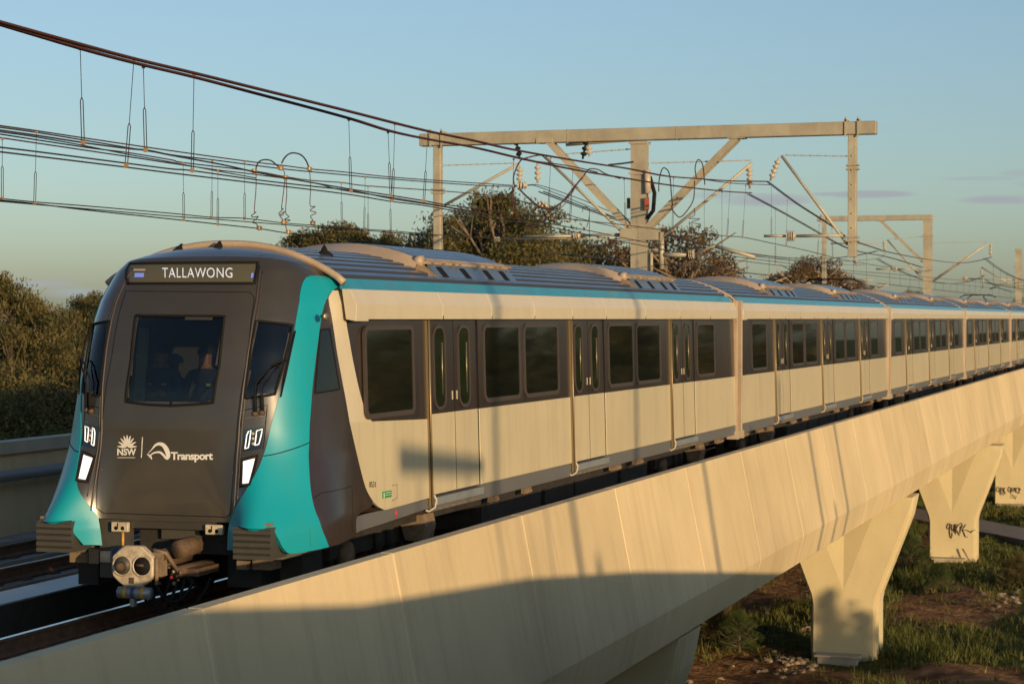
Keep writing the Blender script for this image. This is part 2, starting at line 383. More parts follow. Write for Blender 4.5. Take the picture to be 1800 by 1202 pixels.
ys = sorted(set([-1500, -400, -100, -20] + [round(10 + 1.0 * i, 2) for i in range(171)] + [200, 240, 300, 420, 700, 1300, 2500, 4500]))
g = MB(); g.grid([[(x, y, gh(x, y)) for x in xs] for y in ys])
go = struct(g.build('ground', 'ground'))
at_ = go.data.attributes.new('soil', 'FLOAT', 'POINT')
at_.data.foreach_set('value', [soilness(v.co.x, v.co.y) for v in go.data.vertices])
if go.data.polygons[0].normal.z < 0: go.data.flip_normals()

# path crossing below the viaduct
pc = [at_z(px, py, GZ) for px, py in ((1590, 903), (1640, 912), (1720, 929), (1800, 942), (1900, 962))]
d0 = (pc[1] - pc[0]).normalized(); pc = [pc[0] - d0 * 40, pc[0] - d0 * 14] + pc
pm = MB(); rows = []
for i, p in enumerate(pc):
    t = (pc[min(i + 1, len(pc) - 1)] - pc[max(i - 1, 0)]).normalized(); nrm = Vector((-t.y, t.x, 0))
    rows.append([(*(p + nrm * o).xy, GZ + h) for o, h in ((-1.45, -.3), (-1.4, .14), (0, .16), (1.4, .14), (1.45, -.3))])
pm.grid(rows, smooth=False); struct(pm.build('path', 'path'))

# grass: nobody could count it
def grass_patch(n, xr, yr, hmin, hmax, wide, accept):
    V = []; Fc = []; k = 0
    while k < n:
        x = random.uniform(*xr); y = random.uniform(*yr)
        if not accept(x, y): continue
        k += 1
        dens = .5 + .5 * math.sin(x * .9 + 2 * math.sin(y * .23)) * math.sin(y * .33 + 1)
        if random.random() > .25 + .75 * dens: continue
        if random.random() < soilness(x, y) * .96: continue
        z = gh(x, y); h = random.uniform(hmin, hmax) * (.5 + .9 * dens)
        for b in range(6):
            a = random.uniform(0, 6.28); r = random.uniform(0, .14); bx = x + r * math.cos(a); by = y + r * math.sin(a)
            a2 = random.uniform(0, 6.28); wx, wy = wide * math.cos(a2), wide * math.sin(a2); lx, ly = random.gauss(0, .35) * h, random.gauss(0, .35) * h
            hh = h * random.uniform(.6, 1.15); o = len(V)
            V += [(bx - wx, by - wy, z - .03), (bx + wx, by + wy, z - .03), (bx + lx, by + ly, z + hh)]; Fc.append((o, o + 1, o + 2))
    me = bpy.data.meshes.new('grass'); me.from_pydata(V, [], Fc); me.materials.append(M_['grass']); return me
def in_view(x, y): 
    px, py = proj((x, y, GZ)); return 1120 < px < 1950 and 860 < py < 1300
def clear_path(x, y):
    for i in range(len(pc) - 1):
        a, b = pc[i].xy, pc[i + 1].xy; ab = b - a; t = max(0, min(1, (Vector((x, y)) - a).dot(ab) / ab.dot(ab)))
        if (Vector((x, y)) - a - ab * t).length < 1.4: return False
    return True
struct(link('grass', grass_patch(34000, (-26, 2), (44, 150), .08, .36, .02, lambda x, y: in_view(x, y) and clear_path(x, y))), 'stuff')
struct(link('rough_grass', grass_patch(9000, (-70, 40), (5, 160), .2, .5, .05, lambda x, y: not in_view(x, y) and clear_path(x, y))), 'stuff')

# rubble of broken rocks
def rocks(name, spots, lab):
    mb = MB()
    for px, py, n, sp in spots:
        c = at_z(px, py, GZ)
        for i in range(n):
            x = c.x + random.gauss(0, sp); y = c.y + random.gauss(0, sp * 2.5); r = random.uniform(.03, .12)
            vs = []; 
            for th in range(3):
                for k in range(6):
                    a = k * math.pi / 3 + th * .5; rr = r * (1, 1.1, .6)[th] * random.uniform(.75, 1.2)
                    vs.append((x + rr * math.cos(a), y + rr * math.sin(a) * 1.2, gh(x, y) - .05 + r * (0, .55, 1.05)[th] * random.uniform(.8, 1.1)))
            fs = [(t * 6 + k, t * 6 + (k + 1) % 6, t * 6 + 6 + (k + 1) % 6, t * 6 + 6 + k) for t in range(2) for k in range(6)] + [tuple(range(12, 18))]
            mb.add(vs, fs)
    struct(mb.build(name, 'rock'), 'stuff')
rocks('rubble', ((1385, 1158, 50, .35), (1420, 1165, 36, .3), (1345, 1150, 18, .4), (1425, 1110, 8, .12), (1780, 1052, 45, .5), (1260, 1190, 14, .8)), '')

# ================================================================== VIADUCT
SEG = 4.14
def joints(prof, inset):
    cx = sum(p[0] for p in prof) / len(prof); cz = sum(p[1] for p in prof) / len(prof)
    return [(p[0] + inset * (1 if p[0] < cx else -1), p[1] + inset * (1 if p[1] < cz else -1)) for p in prof]
near_prof = [(-7.45, .86), (-7.09, -.95), (-7.085, -1.0), (-7.22, -1.54), (-7.34, -1.62), (-12.1, -1.62), (-12.55, -1.3), (-12.55, .04), (-12.30, .04), (-12.30, -.45), (-7.76, -.45), (-7.61, .80), (-7.59, .86)]
far_prof = [(-12.57, .04), (-12.57, -1.3), (-13.0, -1.62), (-17.75, -1.62), (-17.9, -1.54), (-18.03, -.99), (-17.8, 1.05), (-17.58, 1.05), (-17.42, -.45), (-12.82, -.45), (-12.82, .04)]
def girder(name, label, prof, s0, n, mname):
    t = thing(name, label, 'viaduct', (0, s0, 0))
    a = MB().prism(prof, 'y', .012, SEG - .012).mesh('segment', mname); bm = bmesh.new(); bm.from_mesh(a); bmesh.ops.recalc_face_normals(bm, faces=bm.faces)
    bmesh.ops.bevel(bm, geom=[e for e in bm.edges if e.calc_face_angle(0) > .9 and abs(e.verts[0].co.y - e.verts[1].co.y) < .01], offset=.012, segments=1, affect='EDGES')
    bm.to_mesh(a); bm.free()
    j = MB().prism(joints(prof, .012), 'y', -.02, .02).mesh('joint', 'joint'); bm = bmesh.new(); bm.from_mesh(j); bmesh.ops.recalc_face_normals(bm, faces=bm.faces); bm.to_mesh(j); bm.free()
    for i in range(n):
        link('segment', a, t, (0, i * SEG, 0))
        if i: link('joint', j, t, (0, i * SEG, 0))
    return t
S0 = 15.05 - 6 * SEG
girder('viaduct_girder', 'pale concrete viaduct girder with sloping parapet in front of the train', near_prof, S0, 62, 'concrete')
farg = girder('viaduct_girder', 'far concrete viaduct girder behind the train at the left edge', far_prof, S0, 62, 'concrete')
# copings on the far parapet
cpm = MB().box(-17.84, -17.5, 0.01, SEG - .01, 1.052, 1.24).mesh('coping', 'cap')
for i in range(62): link('coping', cpm, farg, (0, i * SEG, 0))

def rail(name, label, x):
    mb = MB(); mb.prism([(x - .075, -.17), (x + .075, -.17), (x + .07, -.15), (x + .012, -.13), (x + .012, -.045), (x + .036, -.03), (x + .036, -.004), (x - .036, -.004), (x - .036, -.03), (x - .012, -.045), (x - .012, -.13), (x - .07, -.15)], 'y', S0, S0 + 62 * SEG)
    t = thing(name, label, 'rail', (0, 0, 0)); mb.build('rail_web', 'rail', t)
    MB().box(x - .03, x + .03, S0, S0 + 62 * SEG, -.003, .001).build('running_surface', 'railhead', t)
    return t
XR = [(-9.73, 'nearest rail of the train track beside the sloping parapet'), (-11.17, 'second rail of the train track, ending under the coupler'),
      (-14.33, 'rusty rail of the empty far track nearer the train'), (-15.77, 'rusty rail of the empty far track nearest the far parapet')]
for x, lb in XR: rail('rail', lb, x)
plm = MB(); plm.prism([(-.30, -.449), (.30, -.449), (.28, -.19), (-.28, -.19)], 'y', 0.03, SEG - .03); pme = plm.mesh('plinth', 'slab')
fst = MB().box(-.16, .16, -.09, .09, -.192, -.172).mesh('fastening', 'rust')
for (x, lb), q in zip(XR, ('nearest', 'second', 'third', 'farthest')):
    t = thing('track_plinth', f'{q} row of concrete track plinths counted from the sloping parapet', 'plinth', (x, S0, 0))
    for i in range(62):
        link('plinth', pme, t, (0, i * SEG, 0))
        if i < 30:
            for k in range(6): link('fastening', fst, t, (0, i * SEG + .35 + k * .69, 0))
t = thing('cable_duct', 'low steel cable duct between the two tracks, pale lid and dark side', 'cable duct', (0, S0, 0))
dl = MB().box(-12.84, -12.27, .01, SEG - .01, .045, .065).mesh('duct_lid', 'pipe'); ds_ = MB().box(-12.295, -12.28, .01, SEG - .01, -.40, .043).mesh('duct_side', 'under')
for i in range(62): link('duct_lid', dl, t, (0, i * SEG, 0)); link('duct_side', ds_, t, (0, i * SEG, 0))
# pipe along the far parapet with brackets, cable trough
t = thing('pipe', 'thick grey pipe running along the inside of the far parapet', 'pipe', (0, S0, 0))
MB().tube([(-17.3, 0, .74), (-17.3, 130, .74)], .09, 10).build('pipe_run', 'pipe', t)
for i in range(26):
    MB().box(-17.5, -17.2, i * 5 + 1, i * 5 + 1.08, .58, .66).build('bracket', 'steel', t)
t = thing('cable_trough', 'low concrete cable trough between far track and far parapet', 'trough', (0, S0, 0))
for i in range(62): MB().box(-17.0, -16.5, i * SEG + .02, i * SEG + SEG - .02, -.447, -.12).build('trough_lid', 'slab', t) if i < 40 else None

# ------------------------------------------------------------------ piers
def pier_mesh():
    """flared transverse pier, origin at the centre of its near face at ground level, x right, y away"""
    nk, tp = .86, 1.84; zn, zt, zb = -4.46, -1.63, GZ - .6
    prof = [(-nk, zb), (nk, zb), (nk, zn - .12), (nk + .04, zn + .12), (tp - .12, -2.2), (tp, zt), (-tp, zt), (-tp + .12, -2.2), (-nk - .04, zn + .12), (-nk, zn - .12)]
    D = 1.5; mb = MB()
    # front face with a V-shaped hollow
    va = (0, -4.2); vl = (-1.0, zt); vr = (1.0, zt)
    P = lambda x, z, y=0: (x, y, z)
    k = MB()
    outer = prof
    V = [P(x, z) for x, z in outer]; n = len(V)
    V += [P(*va), P(*vl), P(*vr), P(0, zt, .15)]
    A, Bl, Br, Cc = n, n + 1, n + 2, n + 3
    fs = [(0, 1, 2, 3, A, 8, 9), (3, 4, 5, Br, A), (8, A, Bl, 6, 7), (A, Cc, Bl), (A, Br, Cc)]
    o = len(V); V += [P(x, z, D) for x, z in outer]
    fs += [(o + 9, o + 8, o + 7, o + 6, o + 5, o + 4, o + 3, o + 2, o + 1, o)]
    for i in range(10):
        j = (i + 1) % 10
        if i == 5: fs.append((5, o + 5, o + 6, 6, Bl, Cc, Br)); continue
        fs.append((j, i, o + i, o + j))
    k.add(V, fs)
    me = k.mesh('pier_shaft', 'pier'); bm = bmesh.new(); bm.from_mesh(me); bmesh.ops.recalc_face_normals(bm, faces=bm.faces)
    bmesh.ops.bevel(bm, geom=[e for e in bm.edges if e.calc_face_angle(0) > 1.2 and min(v.co.z for v in e.verts) > zb - .1 and max(v.co.y for v in e.verts) < .1 and max(v.co.z for v in e.verts) < zt - .01 or False], offset=.05, segments=2, affect='EDGES')
    bm.to_mesh(me); bm.free(); return me
pme_ = pier_mesh()
pier_s = [30.6, 56.8, 80.9, 105.2, 129.5, 153.8, 178, 202, 6.5]
plabel = ['flared concrete pier showing only its edge at the bottom of the frame', 'largest flared concrete pier with dappled tree shadow on its foot',
          'flared concrete pier with one line of black graffiti and a leaning stick', 'flared concrete pier with two black graffiti tags, cut by the right frame edge']
grp = {}
for i, s in enumerate(pier_s):
    t = thing('viaduct_pier', plabel[i] if i < 4 else 'flared concrete pier farther along or behind, outside the view', 'pier', (-9.15 + max(0, .14 + (s - 56.8) * .0118), s, 0), group='flared piers under the viaduct')
    link('pier_shaft', pme_, t)
    rb = MB()                              # raised ribs down the right flank
    for yy in (.16, .42):
        rb.tube([(.875, yy, GZ), (.875, yy, -4.58), (.92, yy, -4.34), (1.735, yy, -2.2), (1.845, yy, -1.66)], .028, 4)
    rb.build('edge_rib', 'pier', t)
    MB().box(-.62, .45, -.5, .02, GZ - .3, GZ + .12).box(-.7, .53, -.58, .0, GZ + .12, GZ + .17).build('footing_slab', 'cap', t, bevel=.01)
    if 0 < i < 4: MB().tube([(-.885, .12, GZ), (-.885, .12, -4.7)], .02, 5).build('downpipe', 'pipe', t)
    if i == 2:
        pass
# stick and graffiti
stick = MB().tube([at_s(1692, 964, 80.7), at_s(1705, 987, 80.6)], .03, 5); tag(stick.build('leaning_stick', 'bark'), 'dark stick leaning on the foot of the graffitied pier', 'stick')
def graffiti(label, s, strokes, r, n):
    mb = MB(); r = .014
    for st in strokes:
        pts = [at_s(px, py, s - .03) for px, py in st]
        mb.tube(pts, r, 4)
    o = mb.build('graffiti', 'tag'); tag(o, label, 'graffiti'); return o
def tr(x, y): return (1600 + x / 5.01, 760 + y / 5.01)
graffiti('black spray-painted tag across the second pier', 80.9, [[tr(*p) for p in st] for st in (
    [(352, 800), (335, 800), (325, 825), (330, 850), (345, 850), (352, 820), (352, 800), (348, 880), (352, 915), (362, 932), (372, 905), (368, 880)],
    [(370, 805), (366, 840), (372, 868), (388, 840), (392, 805), (386, 850), (392, 880)],
    [(404, 805), (400, 850), (402, 895)], [(428, 805), (405, 850), (436, 905)],
    [(446, 820), (441, 885)], [(432, 808), (452, 796), (462, 815), (452, 838), (441, 842)],
    [(492, 808), (470, 840), (458, 850), (478, 890), (485, 915), (506, 920)], [(462, 855), (495, 858), (520, 868), (538, 880), (552, 862), (572, 858)])], .022, 4)
graffiti('two black spray-painted tags on the third pier', 105.2, [[tr(*p) for p in st] for st in (
    [(785, 485), (770, 480), (760, 500), (768, 522), (785, 515), (785, 485), (790, 525), (798, 548)], [(800, 482), (802, 530)], [(800, 482), (818, 488), (815, 508), (802, 510)],
    [(838, 482), (818, 520), (842, 540)], [(822, 490), (838, 535)], [(795, 545), (815, 530), (825, 548), (805, 555)],
    [(885, 485), (870, 478), (862, 500), (870, 522), (884, 515), (886, 485), (888, 540)], [(900, 484), (900, 520), (915, 520), (918, 484)], [(928, 484), (930, 525)], [(950, 482), (930, 505), (952, 535)],
    [(960, 484), (962, 535)], [(958, 486), (972, 492), (968, 510), (960, 512)], [(884, 560), (905, 548), (915, 565), (935, 560), (930, 585), (915, 572), (885, 575)])], .022, 4)

# ================================================================== TREES
def leaf_cloud(clumps, nleaf, size, seed, droop=.5, cull=-.75):
    g = np.random.default_rng(seed); c = np.array(clumps); vol = c[:, 3] * c[:, 4] * c[:, 5]; p = vol ** .75; p /= p.sum()
    idx = g.choice(len(c), nleaf, p=p)
    d = g.normal(size=(nleaf, 3)); d /= np.linalg.norm(d, axis=1)[:, None]
    # lumpy sub-clusters: pull leaves towards random twigs in their clump
    r = g.random(nleaf) ** .38
    tw = g.integers(0, 14, nleaf); key = idx * 14 + tw
    td = np.random.default_rng(seed + 1).normal(size=(len(c) * 14, 3)); td /= np.linalg.norm(td, axis=1)[:, None]
    d = .45 * d * r[:, None] + .72 * td[key] * (.75 + .25 * np.random.default_rng(seed + 2).random(len(c) * 14)[key])[:, None]
    pos = c[idx, :3] + d * c[idx, 3:6]
    a = g.normal(size=(nleaf, 3)); a[:, 2] -= droop * 1.2; a /= np.linalg.norm(a, axis=1)[:, None]
    b = np.cross(a, g.normal(size=(nleaf, 3))); b /= np.linalg.norm(b, axis=1)[:, None]
    q = pos * 6.2 / max(1e-3, c[:, 0].max() - c[:, 0].min()) + seed
    gap = np.sin(q[:, 0] * 2.1 + 1.3 * np.sin(q[:, 1] * 1.7)) + np.sin(q[:, 1] * 2.3 + 1.1 * np.sin(q[:, 2] * 1.9)) + np.sin(q[:, 2] * 2.6 + 1.2 * np.sin(q[:, 0] * 2.2))
    kp = gap + .35 * g.normal(size=nleaf) > cull; pos, a, b = pos[kp], a[kp], b[kp]; nleaf = len(pos)
    s = size * g.uniform(.6, 1.3, nleaf)[:, None]
    v = np.stack([pos - a * s, pos + b * s * .36, pos + a * s, pos - b * s * .36], 1).reshape(-1, 3)
    return v
def leaf_mesh(name, v, m):
    n = len(v) // 4; me = bpy.data.meshes.new(name); me.vertices.add(len(v)); me.vertices.foreach_set('co', v.astype(np.float32).ravel())
    me.loops.add(n * 4); me.loops.foreach_set('vertex_index', np.arange(n * 4, dtype=np.int32)); me.polygons.add(n)
    me.polygons.foreach_set('loop_start', np.arange(0, n * 4, 4, dtype=np.int32)); me.polygons.foreach_set('loop_total', np.full(n, 4, dtype=np.int32))
    me.materials.append(M_[m]); me.update(calc_edges=True); me.validate(); return me
def make_tree_mesh(kind, seed, H=10., W=4., leaves=14000, size=.17, leaf='leafolive', bark='bark', nclump=28, base=.25, clump=.30, flat=.7, openness=1.):
    """unit tree of height H and half width W standing at the origin"""
    rd = random.Random(seed); cl = []
    for i in range(nclump):
        h = base + (1 - base) * ((i + .5) / nclump) ** .85
        k = math.sin(math.pi * min(1, ((h - base) / (1 - base)) * .80 + .16)) ** .6
        a = i * 2.4 + rd.uniform(-.5, .5); rr = W * k * rd.uniform(.3, 1.12) * (1 if h < .93 else .4)
        cr = clump * W * rd.uniform(.5, 1.3)
        cl.append((rr * math.cos(a), rr * math.sin(a), H * h - cr * .4, cr * 1.15, cr * 1.15, cr * flat))
    v = leaf_cloud(cl, leaves, size, seed, cull=-1.2 if 'bush' in kind or seed == 15 else -.6); crown = leaf_mesh('crown', v, leaf)
    mb = MB(); tr0 = W * (.045 if seed == 15 else .075)
    lean = rd.uniform(-.06, .06) * H; top = H * .8
    spine = [(lean * t * t + .1 * math.sin(t * 5 + seed), .12 * math.sin(t * 4), top * t) for t in (0, .15, .3, .45, .6, .8, 1)]
    mb.tube([(p[0], p[1], p[2] - .4 if i == 0 else p[2]) for i, p in enumerate(spine)], [tr0 * (1.25 - 1.1 * t) for t in (0, .15, .3, .45, .6, .8, 1)], 7)
    for i, c in enumerate(cl):
        t = max(.1, min(.95, (c[2] - rd.uniform(.15, .3) * H) / top)); b = Vector((lean * t * t, 0, top * t)); e = Vector(c[:3]); m_ = b.lerp(e, .5) + Vector((0, 0, -.06 * H * rd.random()))
        mb.tube([b, m_, e], [tr0 * (.42 - .3 * t), tr0 * .2, tr0 * .06], 5)
        for q in range(3):
            e2 = e + Vector((rd.gauss(0, 1) * c[3], rd.gauss(0, 1) * c[3], rd.uniform(-.4, .9) * c[5])) * .7; mb.tube([m_.lerp(e, .5), e2], [tr0 * .16, tr0 * .05], 4)
    trunk = mb.mesh('trunk', bark)
    return (kind, crown, trunk, H, W)
KINDS = {
 'gum': make_tree_mesh('gum_tree', 11, 10, 3.9, 45000, .085, 'leafolive', 'bark', 46, .28, .25, .75),
 'dense': make_tree_mesh('gum_tree', 12, 10, 5.4, 60000, .09, 'leafolive', 'barkdark', 60, .08, .25, .8),
 'russet': make_tree_mesh('gum_tree', 13, 10, 5.2, 40000, .085, 'leafbrown', 'bark', 50, .12, .24, .7),
 'sparse': make_tree_mesh('gum_tree', 14, 10, 5.0, 26000, .08, 'leafbrown', 'barkpale', 40, .25, .21, .5),
 'open': make_tree_mesh('gum_tree', 15, 10, 4.4, 46000, .08, 'leafolive', 'bark', 40, .34, .25, .6),
 'bush': make_tree_mesh('bush', 16, 10, 7.5, 80000, .095, 'leafolive', 'barkdark', 70, .02, .24, .9),
 'greenbush': make_tree_mesh('bush', 17, 10, 7.0, 60000, .10, 'leafgreen', 'barkdark', 60, .02, .26, .9),
}
def plant(kind, x, y, ztop, label, wk=1., group=None, zb=None, cat='tree'):
    kd, crown, trunk, H, W = KINDS[kind]; zb = GZ if zb is None else zb; sc = (ztop - zb) / (H * 1.03)
    t = thing(kd, label, cat, (x, y, zb), random.uniform(0, 6.28), group); t.scale = (sc * wk, sc * wk, sc)
    link('crown', crown, t); link('trunk', trunk, t); return t
def tree_px(kind, px, py, Z, label, wk=1., group=None, cat='tree'):
    """tree whose top shows at the given picture direction when it stands Z metres off"""
    p = at_Z(px, py, Z); return plant(kind, p.x, p.y, p.z, label, wk, group, cat=cat)
G1 = 'gum trees behind the train'
tree_px('gum', 872, 314, 104, 'tallest rounded gum tree rising behind the left gantry post', .78, G1)
tree_px('dense', 902, 345, 110, 'broad gum shoulder just right of the tallest crown', .55, G1)
tree_px('dense', 826, 360, 108, 'olive gum on the left flank of the tallest crown', .55, G1)
tree_px('dense', 752, 398, 112, 'dark gum left of the tallest one, behind the left gantry post foot', .75, G1)
tree_px('dense', 1000, 412, 108, 'lower olive gum between tallest crown and gantry mast', 1.0, G1)
tree_px('dense', 930, 408, 100, 'olive gum with low crown right below the yellow line insulators', .9, G1)
tree_px('russet', 1062, 408, 112, 'russet-topped gum immediately left of the gantry mast', 1.1, G1)
tree_px('russet', 1190, 384, 100, 'reddish brown gum immediately right of the gantry mast', 1.0, G1)
tree_px('sparse', 1240, 440, 104, 'thin-leaved pale-limbed gum to the right of the reddish one', 1.1, G1)
tree_px('russet', 1130, 425, 104, 'low russet gum partly hidden by the gantry mast', .8, G1)
tree_px('sparse', 1422, 438, 150, 'flat-topped open gum behind the folded pantograph', .98, G1)
tree_px('sparse', 1378, 470, 152, 'low left shoulder of open gums behind the pantograph', .7, G1)
tree_px('sparse', 1478, 462, 156, 'low open gum right of the flat-topped one', .7, G1)
tree_px('dense', 1600, 508, 230, 'tiny distant tree left of the second gantry mast', .5, G1)
tree_px('dense', 1620, 510, 240, 'tiny distant tree touching the second gantry mast', .4, G1)
tree_px('dense', 1522, 500, 220, 'tiny distant tree above the third carriage roof', .4, G1)
tree_px('dense', 1790, 522, 260, 'tiny distant tree by the third gantry mast', .5, G1)
tree_px('open', 585, 378, 118, 'feathery brown gum above the front carriage roof', 1.1, G1)
tree_px('open', 545, 394, 120, 'feathery gum on the left end of the roof-line group', 1.0, G1)
tree_px('open', 630, 394, 116, 'low feathery gum in the middle of the roof-line group', .7, G1)
tree_px('open', 678, 394, 118, 'feathery gum on the right end of the roof-line group', .7, G1)
G2 = 'forest trees at the left edge'
tree_px('open', 14, 462, 62, 'tall gum at the left frame edge above the scrub', .62, G2)
tree_px('open', 62, 510, 64, 'lower crown right of the tall gum at the left edge', .42, G2)
tree_px('open', 146, 506, 80, 'brown open gum poking up beside the teal cab edge', .5, G2)
tree_px('open', 176, 500, 84, 'brown gum mostly hidden by the cab', .6, G2)
fl = ['olive scrub tree in the middle of the left forest edge', 'olive scrub tree touching the cab on the left', 'olive scrub tree at the far left frame edge', 'green bush low beside the far parapet', 'green bush at the left frame edge over the parapet', 'olive scrub tree high on the left forest skyline']
for px, py, Z, k, li, wk in ((100, 538, 66, 'bush', 0, .8), (160, 545, 60, 'bush', 1, .8), (20, 572, 56, 'bush', 2, .8), (130, 690, 45, 'greenbush', 3, .95), (40, 700, 44, 'greenbush', 4, .95), (60, 552, 72, 'bush', 5, .7),
                             (-60, 560, 62, 'bush', 2, .9), (80, 600, 50, 'bush', 0, .8), (0, 620, 48, 'bush', 2, .9), (150, 610, 50, 'bush', 1, .8), (220, 560, 58, 'bush', 1, .9), (300, 520, 66, 'bush', 1, .9), (380, 500, 75, 'bush', 1, .9), (-140, 570, 55, 'bush', 2, 1.)):
    dpy = 76
    o = tree_px(k, px, py + dpy, Z, fl[li] if 0 <= px <= 170 and not (px, py) in ((80, 600), (0, 620), (150, 610)) else {80: 'olive bush in front of the left forest, mid height', 0: 'olive bush low at the left frame edge', 150: 'olive bush low against the teal cab side'}.get(px, 'forest tree beyond the left frame edge or hidden by the train'), wk, G2)
# bushes that close the gap under the trees
for i, (px, Z) in enumerate(((600, 96), (700, 98), (800, 95), (900, 92), (1000, 94), (1100, 96), (1200, 96), (1300, 120), (1400, 130))):
    tree_px('bush', px, 500 if px < 1050 else 520, Z, 'dark scrub filling the gap under the gums behind the train roof', 1.1, 'scrub hidden behind the train')
# trees off to the right of the view: they shade the ground and mirror in the windows
for i, (x, y, zt, k, wk) in enumerate(((8.75, 40.4, -1.15, 'open', .36), (9.95, 40.2, -1.7, 'open', .5), (9.3, 40.0, -2.55, 'bush', .42), (8, 30.0, -3.2, 'bush', .5), (12.6, 43.5, -3.0, 'greenbush', .8), (15.5, 42.5, -2.7, 'greenbush', .9), (18.5, 41, -2.4, 'bush', .9), (26, 66, -1.5, 'bush', .9), (31, 62, -1.0, 'bush', .9),
                                    (50, 110, 5.5, 'gum', 1.2), (62, 130, 6, 'dense', 1.2), (44, 140, 4.5, 'gum', 1.2), (56, 160, 6, 'dense', 1.2), (40, 172, 6, 'gum', 1.2), (70, 100, 5, 'dense', 1.2), (66, 84, 5, 'gum', 1.2), (52, 190, 7, 'dense', 1.2), (36, 200, 6, 'gum', 1.2), (30, 230, 7.5, 'dense', 1.3), (48, 235, 7, 'dense', 1.3))):
    plant(k, x, y, zt, 'tree standing to the right of the view, out of the picture', wk, 'trees right of the view')
# shrubs on the ground seen below the viaduct
sh = []
for i, (px, py, h, lb) in enumerate(((1262, 1128, 1.6, 'tall grassy green shrub right of the nearest pier'), (1300, 1140, 1.1, 'small green shrub among rubble left of the largest pier'), (1655, 1040, 1.0, 'dark green shrub right of the largest pier'), 
                                     (1790, 1035, 1.2, 'yellow-green shrub at the right frame edge'), (1600, 1000, 1.3, 'green shrub between the two big piers'), (1585, 955, 1.2, 'distant green shrub between the two big piers'), (1400, 1080, .5, 'small weed clump in front of the big pier'))):
    p = at_z(px, py, GZ); plant('greenbush' if i % 3 else 'bush', p.x, p.y, GZ + h, lb, .8, 'shrubs below the viaduct', cat='shrub')
# far-off wood that closes the horizon
v = []
g2 = np.random.default_rng(5); n = 26000
ang = g2.uniform(-1.3, 1.7, n); rad = g2.uniform(320, 460, n); hh = (8 + 3 * np.sin(ang * 9) + 2 * np.sin(ang * 31) + 1.5 * np.sin(ang * 77)) * .8
z = GZ + hh * g2.random(n) ** .6; c = np.stack([-rad * np.sin(ang), rad * np.cos(ang), z], 1)
a = g2.normal(size=(n, 3)); a /= np.linalg.norm(a, axis=1)[:, None]; b = np.cross(a, g2.normal(size=(n, 3))); b /= np.linalg.norm(b, axis=1)[:, None]; s = g2.uniform(.8, 1.8, n)[:, None]
struct(link('distant_wood', leaf_mesh('distant_wood', np.stack([c - a * s, c + b * s * .6, c + a * s, c - b * s * .6], 1).reshape(-1, 3), 'leafolive')), 'stuff')

# ================================================================== UNSEEN SHADOW CASTERS (added out of view to shade girder and train)
pts = [(-6, 2.55), (7.4, 2.14), (8.8, 1.97), (11.4, 1.66), (16.4, 1.32), (21, .87), (25.4, .36), (33.5, -.60), (33.5, GZ - .5), (-6, GZ - .5)]
mb = MB().prism(pts, 'x', .15, .45); tag(mb.build('shadow_wall', 'concrete'), 'unseen concrete wall added right of the view to shade the girder', 'wall')  # added wall, top edge shaped to cast the sloping shade on the girder
XP, DS = 14.0, 13.7 * .9
for i, (s, top) in enumerate(((18.15, 9.5), (18.95, 3.4), (25.6, 9.5), (35.2, 4.4), (38.4, 5.4), (36.9, 2.6))):
    t = thing('shadow_pole', 'slim unseen pole added right of the view to cast a thin shadow', 'shadow caster', (XP, s + .9 * .3 - DS, 0), group='added shadow poles')  # added poles out of view, each casting one thin shadow
    MB().tube([(0, 0, GZ), (0, 0, top)], .075, 8).build('pole', 'steel', t)
t = thing('shadow_board', 'long narrow unseen board on two legs, added right of the view to shade the train side', 'sign', (8., -7.7 * .9, 0))  # added board out of view, tilted to shade a strip of the train
zz = lambda z: z - .04 + 7.7 / .743 * .1157
PB = [(s + .27, zz(z)) for s, z in ((14.55, 3.14), (17.6, 2.80), (17.6, 2.56), (14.55, 2.80))]
MB().add([(0, *p) for p in PB] + [(.05, *p) for p in PB], [(0, 1, 2, 3), (7, 6, 5, 4), (0, 4, 5, 1), (1, 5, 6, 2), (2, 6, 7, 3), (3, 7, 4, 0)]).build('board', 'steel', t)
for s in (15.4, 17.2): MB().tube([(.08, s, GZ), (.08, s, zz(2.7))], .02, 6).build('leg', 'steel', t)

